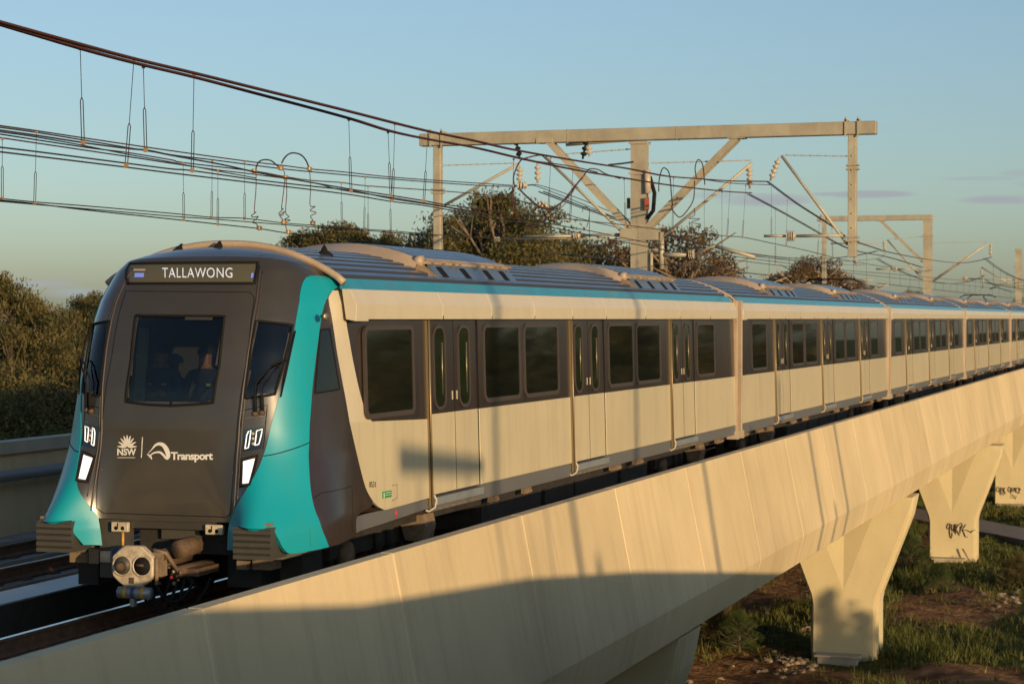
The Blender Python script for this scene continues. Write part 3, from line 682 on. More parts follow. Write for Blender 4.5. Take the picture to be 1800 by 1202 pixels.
# ================================================================== GANTRIES
def ins(mb, p, q, n=4, r=.075, core=.025):
    p = Vector(p); q = Vector(q); L_ = (q - p).length; ax = (q - p) / L_
    prof = [(0, core)]
    for i in range(n):
        h = L_ * (.12 + .76 * (i + .5) / n); w_ = L_ * .76 / n * .42
        prof += [(h - w_, core), (h - w_ * .2, r), (h + w_ * .4, r * .9), (h + w_, core)]
    prof += [(L_, core)]
    mb.lathe(p, ax, prof, 10)
def gantry(label, s, beam, zbeam, mast, posts, diags, arms, ties, insu, regs, mw=.36):
    t = thing('gantry', label, 'gantry', (0, s, 0)); T = lambda p: Vector((p[0], p[1] - s, p[2]))
    Q = lambda px, py: T(at_s(px, py, s))
    x0, x1 = -beam[0], -beam[1]; zb0, zb1 = zbeam
    bb = MB().box(x0, x1, -.14, .14, zb0, zb1); bb.build('beam', 'steel', t, bevel=.015)
    for x in (x0 * .42 + x1 * .58, x0 * .66 + x1 * .34):
        MB().box(x - .006, x + .006, -.15, .15, zb0 - .01, zb1 + .01).build('weld_seam', 'steel', t)
    # H-section mast
    mx = -mast[0]; h = mw / 2
    m = MB().box(mx - h, mx + h, -.16, -.13, mast[1], zb0 - .03).box(mx - h, mx + h, .13, .16, mast[1], zb0 - .03).box(mx - .02, mx + .02, -.13, .13, mast[1], zb0 - .03).box(mx + h - .05, mx + h, -.13, .13, mast[1], zb0 - .03)
    m.build('mast', 'steel', t)
    for z in (zb0 - .03, zb0 - .75, zb0 - 2.0, zb0 - 3.7, zb0 - 3.95):
        MB().box(mx - h - .04, mx + h + .04, -.2, -.165, z - .06, z).box(mx - h - .04, mx + h + .04, .165, .2, z - .06, z).build('mast_clamp', 'steel', t)
    for a, z0, wd in posts:
        x = -a; hw = wd / 2
        MB().box(x - hw, x + hw, -hw, hw, z0, zb0 - .005).build('drop_post', 'steel', t, bevel=.01)
        for k in (-1, 1):
            MB().box(x + k * hw * 1.5 - .03, x + k * hw * 1.5 + .03, -.18, .18, zb1 + .002, zb1 + .05).box(x + k * hw * 1.5 - .02, x + k * hw * 1.5 + .02, -.18, -.15, zb0 - .05, zb1 + .1).build('u_bolt', 'steel', t)
        for z in (z0 + .35, z0 + 2.0):
            MB().box(x - hw - .05, x + hw + .05, -hw - .03, hw + .03, z, z + .04).box(x - hw - .05, x + hw + .05, -hw - .03, hw + .03, z + .09, z + .12).build('post_clamp', 'steel', t)
    for p, q, wd in diags:
        a, b = Q(*p), Q(*q); off = Vector((0, .11, 0))
        MB().bar(a - off, b - off, .05, wd).bar(a + off, b + off, .05, wd).build('diagonal_brace', 'steel', t)
        dv = (b - a).normalized()
        MB().box(a.x - .2, a.x + .2, -.17, .17, a.z - .02, zb0 - .004).build('gusset', 'steel', t)
        for k in (.3, .55, .8):
            c = a.lerp(b, k); MB().bar(c - off, c + off, .06).build('spacer', 'steel', t)
    for p, q, r in arms: MB().tube([Q(*p), Q(*q)], r, 8).build('cantilever_tube', 'steel', t)
    for p, q in ties:
        a, b = Q(*p), Q(*q); n = max(4, int((b - a).length / .09)); mb = MB()
        for i in range(n):
            u, v_ = a.lerp(b, i / n), a.lerp(b, (i + .72) / n); mb.bar(u, v_, .035, .02) if i % 2 else mb.bar(u, v_, .02, .035)
        mb.tube([a, b], .008, 4); mb.build('tie_chain', 'steel', t)
    for p, q, n, r, m in insu:
        mb = MB(); ins(mb, Q(*p), Q(*q), n, r * .78); mb.build('insulator', m, t)
    for pts_, r in regs: MB().tube([Q(*p) for p in pts_], r, 8).build('registration_arm', 'steel', t)
    return t, Q
t, Q = gantry('nearest steel gantry over the tracks with a long beam and a central mast', 48.4, (18.04, 6.93), (7.36, 7.66), (12.52, -.45), [(17.6, 4.2, .19), (7.48, 4.56, .19)],
    [((960, 243), (1112, 405), .15), ((1296, 243), (1140, 400), .15)],
    [((781, 361), (912, 288), .035), ((1098, 412), (958, 276), .035), ((1146, 432), (1322, 287), .035), ((1490, 430), (1374, 274), .035)],
    [((775, 291), (905, 287)), ((992, 271), (1113, 262)), ((1145, 287), (1322, 282)), ((1380, 273), (1498, 275))],
    [((914, 292), (913, 322), 3, .11, 'porcelain'), ((945, 286), (945, 322), 3, .10, 'porcelain'), ((906, 243), (914, 280), 3, .10, 'black'), ((1032, 243), (1024, 280), 3, .10, 'black'), ((1034, 255), (1036, 275), 2, .12, 'porcelain'), ((1317, 290), (1318, 332), 4, .10, 'porcelain'),
     ((1370, 277), (1354, 318), 4, .10, 'porcelain'), ((906, 327), (928, 326), 3, .13, 'porcelain'), ((945, 357), (965, 365), 3, .13, 'porcelain'), ((1006, 415), (1021, 414), 3, .12, 'porcelain'), ((1380, 415), (1400, 415), 4, .17, 'porcelain'), ((1209, 448), (1222, 447), 3, .15, 'porcelain'), ((868, 421), (880, 421), 3, .09, 'porcelain')],
    [([(920, 416), (1006, 415)], .035), ([(1021, 414), (1092, 412)], .03), ([(1343, 415), (1380, 415)], .03), ([(1400, 415), (1482, 414)], .035), ([(1163, 408), (1163, 474)], .06), ([(1146, 440), (1158, 440)], .05), ([(1166, 448), (1209, 448)], .055), ([(1224, 447), (1250, 434), (1262, 433)], .03), ([(1258, 433), (1327, 452)], .045), ([(1145, 445), (1145, 480)], .04),
     ([(995, 255), (1113, 246)], .035), ([(880, 420), (1100, 420)], .012), ([(780, 450), (800, 462)], .01)])
MB().box(-12.33, -12.24, -.28, -.17, 5.72, 6.0).build('orange_box', 'orange', t)
MB().tube([(-12.25, -.1, 6.5), (-12.12, -.15, 6.1), (-12.15, -.15, 5.7), (-12.3, -.15, 5.5)], .05, 7).build('cable_loop', 'black', t)
MB().tube([(-12.28, -.2, 6.1), (-12.28, -.2, 6.65)], .08, 8).build('weight_tube', 'porcelain', t)
MB().box(-12.78, -12.72, -.2, -.1, 5.75, 6.0).build('number_plate', 'black', t)
MB().box(-12.95, -12.05, -.19, .19, 5.0, 5.28).build('mast_gusset', 'steel', t)
for k in range(7): MB().lathe((-7.48, -.1, 4.9 + .33 * k), (0, -1, 0), [(0, .02), (.015, .02)], 6).build('bolt', 'porcelain', t)
t, Q = gantry('second steel gantry with its mast at the right end of a short beam', 104.8, (17.95, 12.25), (8.0, 8.25), (12.5, -.45), [(17.6, 4.9, .2)],
    [((1548, 388), (1622, 460), .13)], [((1560, 422), (1618, 486), .04), ((1641, 494), (1736, 428), .045), ((1700, 448), (1630, 500), .02)],
    [((1560, 421), (1622, 416)), ((1641, 427), (1735, 425))],
    [((1554, 422), (1556, 442), 3, .13, 'porcelain'), ((1742, 427), (1741, 450), 3, .11, 'porcelain'), ((1568, 473), (1578, 473), 3, .2, 'porcelain'), ((1690, 489), (1700, 489), 3, .2, 'porcelain'), ((1611, 478), (1621, 476), 3, .2, 'porcelain'), ((1500, 430), (1506, 470), 3, .16, 'porcelain')],
    [([(1540, 473), (1568, 473)], .04), ([(1578, 473), (1600, 474)], .04), ([(1460, 428), (1545, 428)], .03), ([(1500, 492), (1535, 493)], .05), ([(1542, 506), (1562, 500)], .03)], mw=.42)
t, Q = gantry('third steel gantry mast, small at the right frame edge', 161., (12.75, 12.25), (8.1, 8.35), (12.5, -.45), [],
    [], [((1785, 505), (1725, 470), .05)], [((1725, 470), (1786, 470))], [((1695, 490), (1703, 490), 3, .25, 'porcelain'), ((1725, 472), (1726, 486), 3, .15, 'porcelain')], [([(1703, 490), (1784, 492)], .05), ([(1728, 480), (1728, 507)], .05), ([(1740, 508), (1772, 496), (1786, 498)], .05)], mw=.45)
# ================================================================== OVERHEAD LINE
def smooth_px(pts, k=6):
    """Catmull-Rom through picture points"""
    if len(pts) < 3: return pts
    P = [Vector(p) for p in pts]; P = [P[0] * 2 - P[1]] + P + [P[-1] * 2 - P[-2]]; o = []
    for i in range(1, len(P) - 2):
        for j in range(k):
            t = j / k; a, b, c, d_ = P[i - 1], P[i], P[i + 1], P[i + 2]
            o.append(.5 * ((2 * b) + (-a + c) * t + (2 * a - 5 * b + 4 * c - d_) * t * t + (-a + 3 * b - 3 * c + d_) * t ** 3))
    o.append(P[-2]); return o
def wire(parent, pts, a, r=.011, m='wire', pair=0, name='wire', ext=True):
    W = [at(p[0], p[1], a if not callable(a) else a(p[0])) for p in smooth_px([(x, y) for x, y in pts])]
    if ext and pts[0][0] <= 0:            # carry on behind the left frame edge towards the camera side
        dv = (W[0] - W[3]).normalized(); W = [W[0] + dv * 6] + W
    r *= 1.12; MB().tube(W, r, 5).build(name, m, parent)
    if pair: MB().tube([p + Vector((pair, 0, -.004)) for p in W], r, 5).build(name, m, parent)
def dropper(parent, p, q, a, r=.0038, clip=True, b=None):
    u = at(*p, a); l_ = at(*q, a if b is None else b)
    d_ = MB(); L_ = (l_ - u).length; k = lambda t: u.lerp(l_, t)
    top = max(.3, 1 - .42 / L_)
    d_.tube([u, k(top)], r, 4)
    off = Vector((.009, .0, 0)) + Vector((0, .009, 0))
    d_.tube([k(top), k(top) + off + Vector((0, 0, -.03)), l_ + off], r * 1.3, 4).tube([k(top), k(top) - off + Vector((0, 0, -.03)), l_ - off], r * 1.3, 4)
    o = d_.build('dropper', 'wiredark', parent)
    for e, s_ in ((u, 1), (l_, 1.25)):
        c = MB(); c.box(e.x - .011 * s_, e.x + .011 * s_, e.y - .018 * s_, e.y + .018 * s_, e.z - .02 * s_, e.z + .012 * s_); c.build('clip', 'clip', o)
AN, AF = 9.9, 14.9
T1 = thing('overhead_line', 'upper thick brown feeder wires falling from the top left corner to the gantry', 'overhead wire', (0, 0, 0))
wire(T1, [(0, 40), (141, 79), (235, 104), (340, 129), (450, 156), (600, 193), (694, 217), (752, 231), (830, 247), (900, 263), (1027, 285), (1100, 296), (1166, 309), (1225, 314), (1283, 318), (1347, 319)], 9.75, .013, pair=.045)
wire(T1, [(1220, 313), (1285, 322), (1355, 325)], 9.6, .009)
wire(T1, [(1347, 319), (1372, 338), (1404, 361), (1459, 396), (1490, 419), (1537, 436), (1560, 443), (1623, 455), (1681, 462), (1715, 459), (1742, 452)], 9.6, .011, pair=.05)
T2 = thing('overhead_line', 'lower thick brown feeder wires running just under the upper pair', 'overhead wire', (0, 0, 0))
wire(T2, [(0, 44), (141, 86), (235, 111), (340, 136), (450, 165), (600, 205), (682, 230), (752, 245), (830, 259), (920, 280), (1007, 298), (1090, 312), (1180, 326), (1270, 336), (1318, 339)], 9.95, .013, pair=.045)
wire(T2, [(1313, 341), (1362, 367), (1418, 398), (1463, 424), (1500, 440), (1560, 452), (1620, 470)], 9.9, .010, pair=.06)
wire(T2, [(920, 281), (960, 286), (1007, 293), (1050, 303)], 9.95, .009)
T3 = thing('overhead_line', 'near-track contact wires hung below the thick feeder wires', 'overhead wire', (0, 0, 0))
wire(T3, [(0, 229), (63, 238), (147, 251), (223, 261), (257, 264), (300, 273), (387, 289), (445, 302), (497, 312), (600, 330), (683, 343), (745, 353), (777, 359), (860, 370), (953, 380), (1037, 389), (1110, 397), (1173, 405), (1228, 410), (1277, 415), (1305, 417), (1349, 426), (1415, 440), (1480, 456), (1560, 470)], 10.3, .008, 'wiredark', pair=.03)
wire(T3, [(0, 259), (67, 267), (222, 287), (300, 297), (337, 300), (450, 316), (544, 327), (617, 335), (687, 349), (777, 363), (870, 380), (957, 392), (1043, 407), (1105, 420), (1143, 427), (1238, 440), (1300, 452), (1372, 461), (1470, 474), (1560, 481), (1680, 492), (1800, 503)], 10.4, .008, 'wiredark')
wire(T3, [(0, 267), (67, 275), (222, 294), (300, 304), (450, 322), (600, 340), (687, 354), (750, 362), (870, 384), (960, 398), (1090, 424), (1180, 441), (1300, 458), (1400, 470), (1560, 487), (1800, 512)], 10.4, .008, 'wiredark')
for p, q in (((141, 85), (146, 250)), ((235, 109), (222, 290)), ((252, 117), (256, 263)), ((341, 131), (338, 299)), ((613, 210), (617, 335)), ((682, 232), (687, 342)), ((694, 218), (690, 352)), ((752, 231), (745, 353)), ((903, 280), (900, 374)), ((968, 277), (964, 378)), ((1007, 297), (1002, 388)), ((1097, 314), (1100, 396)), ((1184, 313), (1182, 405)), ((1238, 332), (1238, 440)), ((1269, 337), (1269, 452)), ((1284, 320), (1278, 415)), ((1311, 326), (1305, 417)), ((1356, 330), (1356, 412)), ((1363, 368), (1363, 462)), ((1384, 352), (1382, 432)), ((1440, 395), (1437, 448)), ((1462, 402), (1464, 452))):
    dropper(T3, p, q, 10.0)
T4 = thing('overhead_line', 'upper pair of far-track carrier wires with the rounded jumper loops', 'overhead wire', (0, 0, 0))
wire(T4, [(0, 221), (64, 230), (150, 243), (300, 265), (430, 283), (497, 291), (544, 297), (600, 302), (683, 311), (777, 318), (900, 326)], AF, .010, 'wire')
wire(T4, [(0, 224), (64, 233), (150, 247), (300, 272), (373, 281), (497, 297), (600, 307), (642, 311), (740, 319), (840, 326), (900, 328)], AF + .2, .010, 'wiredark')
wire(T4, [(928, 326), (945, 328), (1010, 353), (1083, 383), (1140, 405), (1220, 432), (1300, 447), (1372, 455), (1460, 460), (1540, 455), (1556, 445)], AF, .009, 'wiredark')
wire(T4, [(928, 325), (953, 327), (1020, 350), (1082, 376), (1150, 402), (1240, 430), (1330, 450), (1440, 463), (1520, 466)], AF + .2, .009, 'wiredark')
T5 = thing('overhead_line', 'lower pair of far-track carrier wires crossing behind the gantry post', 'overhead wire', (0, 0, 0))
wire(T5, [(0, 236), (150, 259), (222, 268), (300, 281), (322, 286), (447, 301), (497, 310), (544, 317), (600, 321), (647, 327), (805, 338), (890, 348), (960, 366), (1030, 387), (1110, 405)], AF + .5, .010, 'wire')
wire(T5, [(0, 242), (67, 252), (222, 275), (300, 287), (383, 299), (450, 307), (544, 320), (600, 334), (687, 347), (777, 362), (860, 377)], AF + .4, .010, 'wire')
wire(T5, [(0, 232), (63, 241), (147, 256), (222, 271), (300, 285), (383, 301), (450, 313)], AF + .3, .009, 'wiredark')
T6 = thing('overhead_line', 'far-track contact wires, lowest of all, passing just over the cab roof', 'overhead wire', (0, 0, 0))
wire(T6, [(0, 349), (60, 355), (150, 362), (300, 375), (372, 382), (430, 384), (498, 392), (550, 396), (640, 403), (687, 406), (770, 413), (880, 420), (1000, 428), (1110, 436)], AF, .008, 'wiredark')
wire(T6, [(0, 354), (150, 367), (300, 380), (372, 385), (498, 395), (550, 399), (640, 405), (770, 415)], AF + .1, .008, 'wiredark')
wire(T6, [(0, 352), (60, 358), (150, 369), (300, 385), (383, 394), (456, 402), (507, 410), (600, 420), (700, 431), (800, 443), (900, 456)], AF + .7, .009, 'black')
for p, q in (((4, 244), (4, 348)), ((64, 232), (61, 356)), ((322, 287), (323, 386)), ((373, 283), (372, 382)), ((383, 300), (383, 394)), ((430, 284), (430, 384)), ((642, 312), (640, 403)), ((647, 328), (647, 414)), ((686, 349), (687, 405)), ((600, 322), (601, 395))):
    dropper(T6, p, q, AF)
# jumper loops with curly tails
def squig(parent, pts, a, r, m='wiredark', name='jumper'):
    W = [at(x, y, a) for x, y in smooth_px(pts, 5)]; MB().tube(W, r, 5).build(name, m, parent)
squig(T4, [(450, 300), (451, 292), (456, 284), (466, 281), (477, 283), (488, 292), (494, 298)], AF, .013)
squig(T4, [(495, 287), (500, 278), (508, 271), (517, 269), (528, 272), (537, 281), (542, 292), (544, 297)], AF, .014)
squig(T4, [(450, 302), (450, 330), (447, 370), (450, 373), (442, 379), (446, 382), (454, 381), (444, 391), (450, 393), (455, 402)], AF, .008, 'wire')
squig(T4, [(499, 300), (501, 312), (498, 340), (495, 366), (498, 367), (490, 376), (496, 379), (500, 372), (492, 379), (496, 385), (499, 392)], AF, .008, 'wire')
squig(T4, [(503, 316), (504, 340), (502, 373), (508, 381), (500, 386), (510, 387), (502, 393), (505, 409)], AF, .008, 'wire')
squig(T4, [(544, 297), (546, 330), (545, 361), (554, 363), (545, 370), (556, 374), (546, 380), (549, 386), (550, 395)], AF, .008, 'wire')
for x, y in ((447, 301), (494, 296), (502, 312), (544, 297), (499, 391), (550, 392), (456, 401), (507, 408)):
    p = at(x, y, AF - .05); MB().box(p.x - .03, p.x + .03, p.y - .06, p.y + .06, p.z - .035, p.z + .035).build('wire_clamp', 'clip', T4, bevel=.01)
squig(T1, [(1158, 337), (1159, 315), (1165, 296), (1174, 300), (1178, 315), (1180, 340), (1182, 362)], 9.9, .012)
squig(T1, [(1224, 313), (1222, 295), (1227, 281), (1235, 290), (1239, 325)], 9.8, .012)
squig(T1, [(1221, 318), (1219, 350), (1208, 370), (1195, 382), (1184, 372), (1180, 362)], 9.8, .012, 'wire')
squig(T1, [(1220, 366), (1221, 378), (1211, 384), (1230, 385), (1215, 391), (1231, 395), (1227, 405)], 9.9, .008)
squig(T5, [(905, 330), (903, 310), (914, 284), (925, 278), (950, 273), (960, 280)], 13.4, .016, 'wire')
squig(T5, [(912, 332), (925, 345), (940, 358), (955, 366), (975, 364), (1000, 345), (1013, 325), (1024, 312)], 13.2, .020, 'wire')
squig(T5, [(950, 355), (965, 367), (985, 358), (1008, 330), (1022, 314)], 13.3, .014, 'wire')
squig(T5, [(902, 330), (901, 350), (904, 375), (910, 388)], 13.4, .02, 'wire')
squig(T5, [(935, 372), (950, 365), (960, 385), (940, 395), (925, 405)], 13.4, .014, 'wire')
squig(T5, [(1024, 312), (1035, 298), (1050, 298), (1065, 306), (1090, 314)], 12.9, .014, 'wire')
squig(T5, [(925, 405), (950, 392), (975, 375), (1000, 352)], 13.2, .009, 'wire')
squig(T5, [(1024, 373), (1025, 366), (1030, 363), (1036, 370), (1035, 385), (1031, 400)], 13.4, .008)
squig(T2, [(1070, 290), (1090, 288), (1113, 285)], 12.0, .02, 'black')
# two further spans, sagging between the gantries
def span(label, s0, s1, a, z0, z1, sag, zc, n):
    t = thing('overhead_line', label, 'overhead wire', (0, 0, 0)); f = lambda u: lerp(z0, z1, u) - 4 * sag * u * (1 - u)
    for off in (0, .12):
        MB().tube([(-a - off, lerp(s0, s1, i / 16), f(i / 16)) for i in range(17)], .016, 4).build('messenger_wire', 'wiredark', t)
        MB().tube([(-a - off, s0, zc), (-a - off, s1, zc)], .013, 4).build('contact_wire', 'wiredark', t)
    for i in range(1, n):
        u = i / n; y = lerp(s0, s1, u); MB().tube([(-a, y, f(u)), (-a, y, zc)], .009, 4).build('dropper', 'wiredark', t)
    return t
span('far-track wires between the first and second gantries', 48.4, 104.8, 14.9, 6.2, 6.5, .9, 4.75, 14)
span('near-track wires between the second and third gantries', 104.8, 161, 9.7, 6.1, 6.4, .8, 4.9, 14)
span('far-track wires between the second and third gantries', 104.8, 161, 14.9, 6.1, 6.4, .9, 4.9, 14)
span('near-track wires beyond the third gantry, tiny at the right edge', 161, 217, 9.7, 6.1, 6.4, .8, 4.9, 10)
span('far-track wires beyond the third gantry, tiny at the right edge', 161, 217, 14.9, 6.1, 6.4, .8, 4.9, 10)
# ================================================================== TRAIN
AC, SN, S_CAR, PITCHC = 10.45, 20.25, 20.2, 22.3
Zr = lambda u: 3.56 + .40 * (1 - (min(abs(u), 1.42) / 1.42) ** 2.2)
# ---- the cab skin: a curved surface addressed by t (metres round the cab from the centre line) and z
_b = [(0, 0), (.3, .006), (.6, .03), (.85, .075), (1.05, .15), (1.2, .26), (1.32, .42), (1.40, .62), (1.455, .9), (1.505, 1.25), (1.543, 1.65), (1.565, 2.1), (1.574, 2.6), (1.575, 3.6), (1.575, 5.)]
_s = smooth_px(_b, 10); _t = [0]
for i in range(1, len(_s)): _t.append(_t[-1] + (_s[i] - _s[i - 1]).length)
_su = [p.x for p in _s]; _sd = [p.y for p in _s]
def sst(a, b, x): x = max(0, min(1, (x - a) / (b - a))); return x * x * (3 - 2 * x)
def M(t, z, off=0.):
    if off:
        e = 2e-3; a = M(t + e, z) - M(t - e, z); b = M(t, z + e) - M(t, z - e); n = a.cross(b).normalized()
        return M(t, z) + n * off
    T = abs(t); u = interp(T, _t, _su); ds = interp(T, _t, _sd); u0 = u
    w_ = interp(z, [.5, .7, 1.0, 1.32, 1.7, 2.0, 2.3, 2.9, 3.34, 3.69, 3.81, 3.97], [1.24, 1.24, 1.22, 1.15, 1.07, 1.03, 1.0, .945, .89, .80, .73, .60])
    sd = interp(z, [.98, 3.15, 3.33, 3.47, 3.58], [1., .9645, .96, .925, .885]) if z <= 3.58 else 1.42 * (max(0, 3.96 - z) / .40) ** (1 / 2.2) / 1.575
    k = sst(.25, 1.9, ds); u *= lerp(w_, sd, k)
    rk = interp(z, [.5, 1.2, 2.0, 2.4, 2.8, 3.15, 3.4, 3.65, 3.8, 3.97], [0, 0, .015, .06, .16, .28, .41, .58, .72, 1.0])
    y = SN - S_CAR + ds + rk * (1 - min(1, ds / 1.9))
    b = .56 * max(0, min(1.05, (1.95 - z) / 1.0)) ** 1.6; y -= b * math.exp(-((u0 - .97) / .26) ** 2)
    return Vector((math.copysign(u, t) if T > 0 else 0, y, z))
OFF = Vector((-AC, S_CAR, 0))
def inv(px, py, t0=None):
    best = None
    for g in ([t0] if t0 is not None else [-.9, -.3, .2, .7, 1.2, 1.8, 2.6, 3.6]):
        t, z = g, 3.15 - (py - 560) * 22.5 / F
        for _ in range(40):
            x, y = proj(M(t, z) + OFF); ex, ey = px - x, py - y
            if abs(ex) + abs(ey) < .02: break
            h = 1e-3; xa, ya = proj(M(t + h, z) + OFF); xb, yb = proj(M(t, z + h) + OFF)
            a, b, c, d_ = (xa - x) / h, (xb - x) / h, (ya - y) / h, (yb - y) / h; D = a * d_ - b * c
            if abs(D) < 1e-6: break
            dt = (ex * d_ - b * ey) / D; dz = (a * ey - c * ex) / D
            t += max(-.3, min(.3, dt)); z += max(-.3, min(.3, dz)); z = max(.5, min(3.95, z)); t = max(-3, min(5.7, t))
        x, y = proj(M(t, z) + OFF); r = abs(px - x) + abs(py - y)
        if best is None or r < best[0] - .3: best = (r, t, z)
    return (best[1], best[2])
def ipoly(pts): return [Vector(inv(*p)) for p in pts]
def resamp(P, n, sm=True):
    P = [Vector(p) for p in P]
    if sm and len(P) > 2: P = smooth_px(P, 8)
    d_ = [0]
    for i in range(1, len(P)): d_.append(d_[-1] + (P[i] - P[i - 1]).length)
    o = []
    for k in range(n):
        q = d_[-1] * k / (n - 1); o.append(Vector((interp(q, d_, [p.x for p in P]), interp(q, d_, [p.y for p in P]))))
    return o
def patch(name, m, parent, Lp, Rp, nr=24, nc=10, off=.004, th=.02, mirror=False, sm=True, hole=None):
    A = resamp(Lp, nr, sm); B = resamp(Rp, nr, sm); sg = -1 if mirror else 1
    f = []; bk = []
    for a, b in zip(A, B):
        f.append([M(sg * lerp(a.x, b.x, j / (nc - 1)), lerp(a.y, b.y, j / (nc - 1)), off) for j in range(nc)])
        bk.append([M(sg * lerp(a.x, b.x, j / (nc - 1)), lerp(a.y, b.y, j / (nc - 1)), off - th) for j in range(nc)])
    return shell(name, m, parent, f, bk)
def shell(name, m, parent, f, bk, keep=None):
    mb = MB(); nr, nc = len(f), len(f[0]); vs = [p for r in f for p in r] + [p for r in bk for p in r]; o = nr * nc; fs = []; ed = {}
    for i in range(nr - 1):
        for j in range(nc - 1):
            if keep and not keep(i, j): continue
            q = (i * nc + j, i * nc + j + 1, (i + 1) * nc + j + 1, (i + 1) * nc + j); fs.append(q)
            for k in range(4): e = (q[k], q[(k + 1) % 4]); ed[e] = 1
    rim = [(e[1], e[0], e[0] + o, e[1] + o) for e in ed if (e[1], e[0]) not in ed]
    mb.add(vs, fs, True); me = None
    mb2 = MB(); mb2.v = mb.v; 
    for q in fs: mb2.f.append(q); mb2.mi.append(0); mb2.sm.append(True)
    for q in rim: mb2.f.append(q); mb2.mi.append(0); mb2.sm.append(False)
    for q in fs: mb2.f.append(tuple(x + o for x in q[::-1])); mb2.mi.append(0); mb2.sm.append(True)
    ob = mb2.build(name, m, parent)
    bm = bmesh.new(); bm.from_mesh(ob.data); bmesh.ops.delete(bm, geom=[v for v in bm.verts if not v.link_faces], context='VERTS'); bmesh.ops.recalc_face_normals(bm, faces=bm.faces)
    for e in bm.edges:
        if len(e.link_faces) == 2 and e.calc_face_angle(0) > .9: e.smooth = False
    bm.to_mesh(ob.data); bm.free(); return ob
def line_on(name, m, parent, pts, r, off=.004, closed=False, mirror=False, raw=False, n=5, step=.05, sm=False):
    P = [Vector(p) for p in (pts if raw else ipoly(pts))]
    if closed: P = P + [P[0]]
    if sm and len(P) > 2: P = smooth_px(P, 6)
    Q_ = []
    for i in range(len(P) - 1):
        k = max(1, int((P[i + 1] - P[i]).length / step))
        Q_ += [P[i].lerp(P[i + 1], j / k) for j in range(k)]
    Q_.append(P[-1]); sg = -1 if mirror else 1
    return MB().tube([M(sg * q.x, q.y, off) for q in Q_], r, n).build(name, m, parent)
def inpoly(x, y, P):
    c = False; j = len(P) - 1
    for i in range(len(P)):
        if (P[i][1] > y) != (P[j][1] > y) and x < (P[j][0] - P[i][0]) * (y - P[i][1]) / (P[j][1] - P[i][1]) + P[i][0]: c = not c
        j = i
    return c

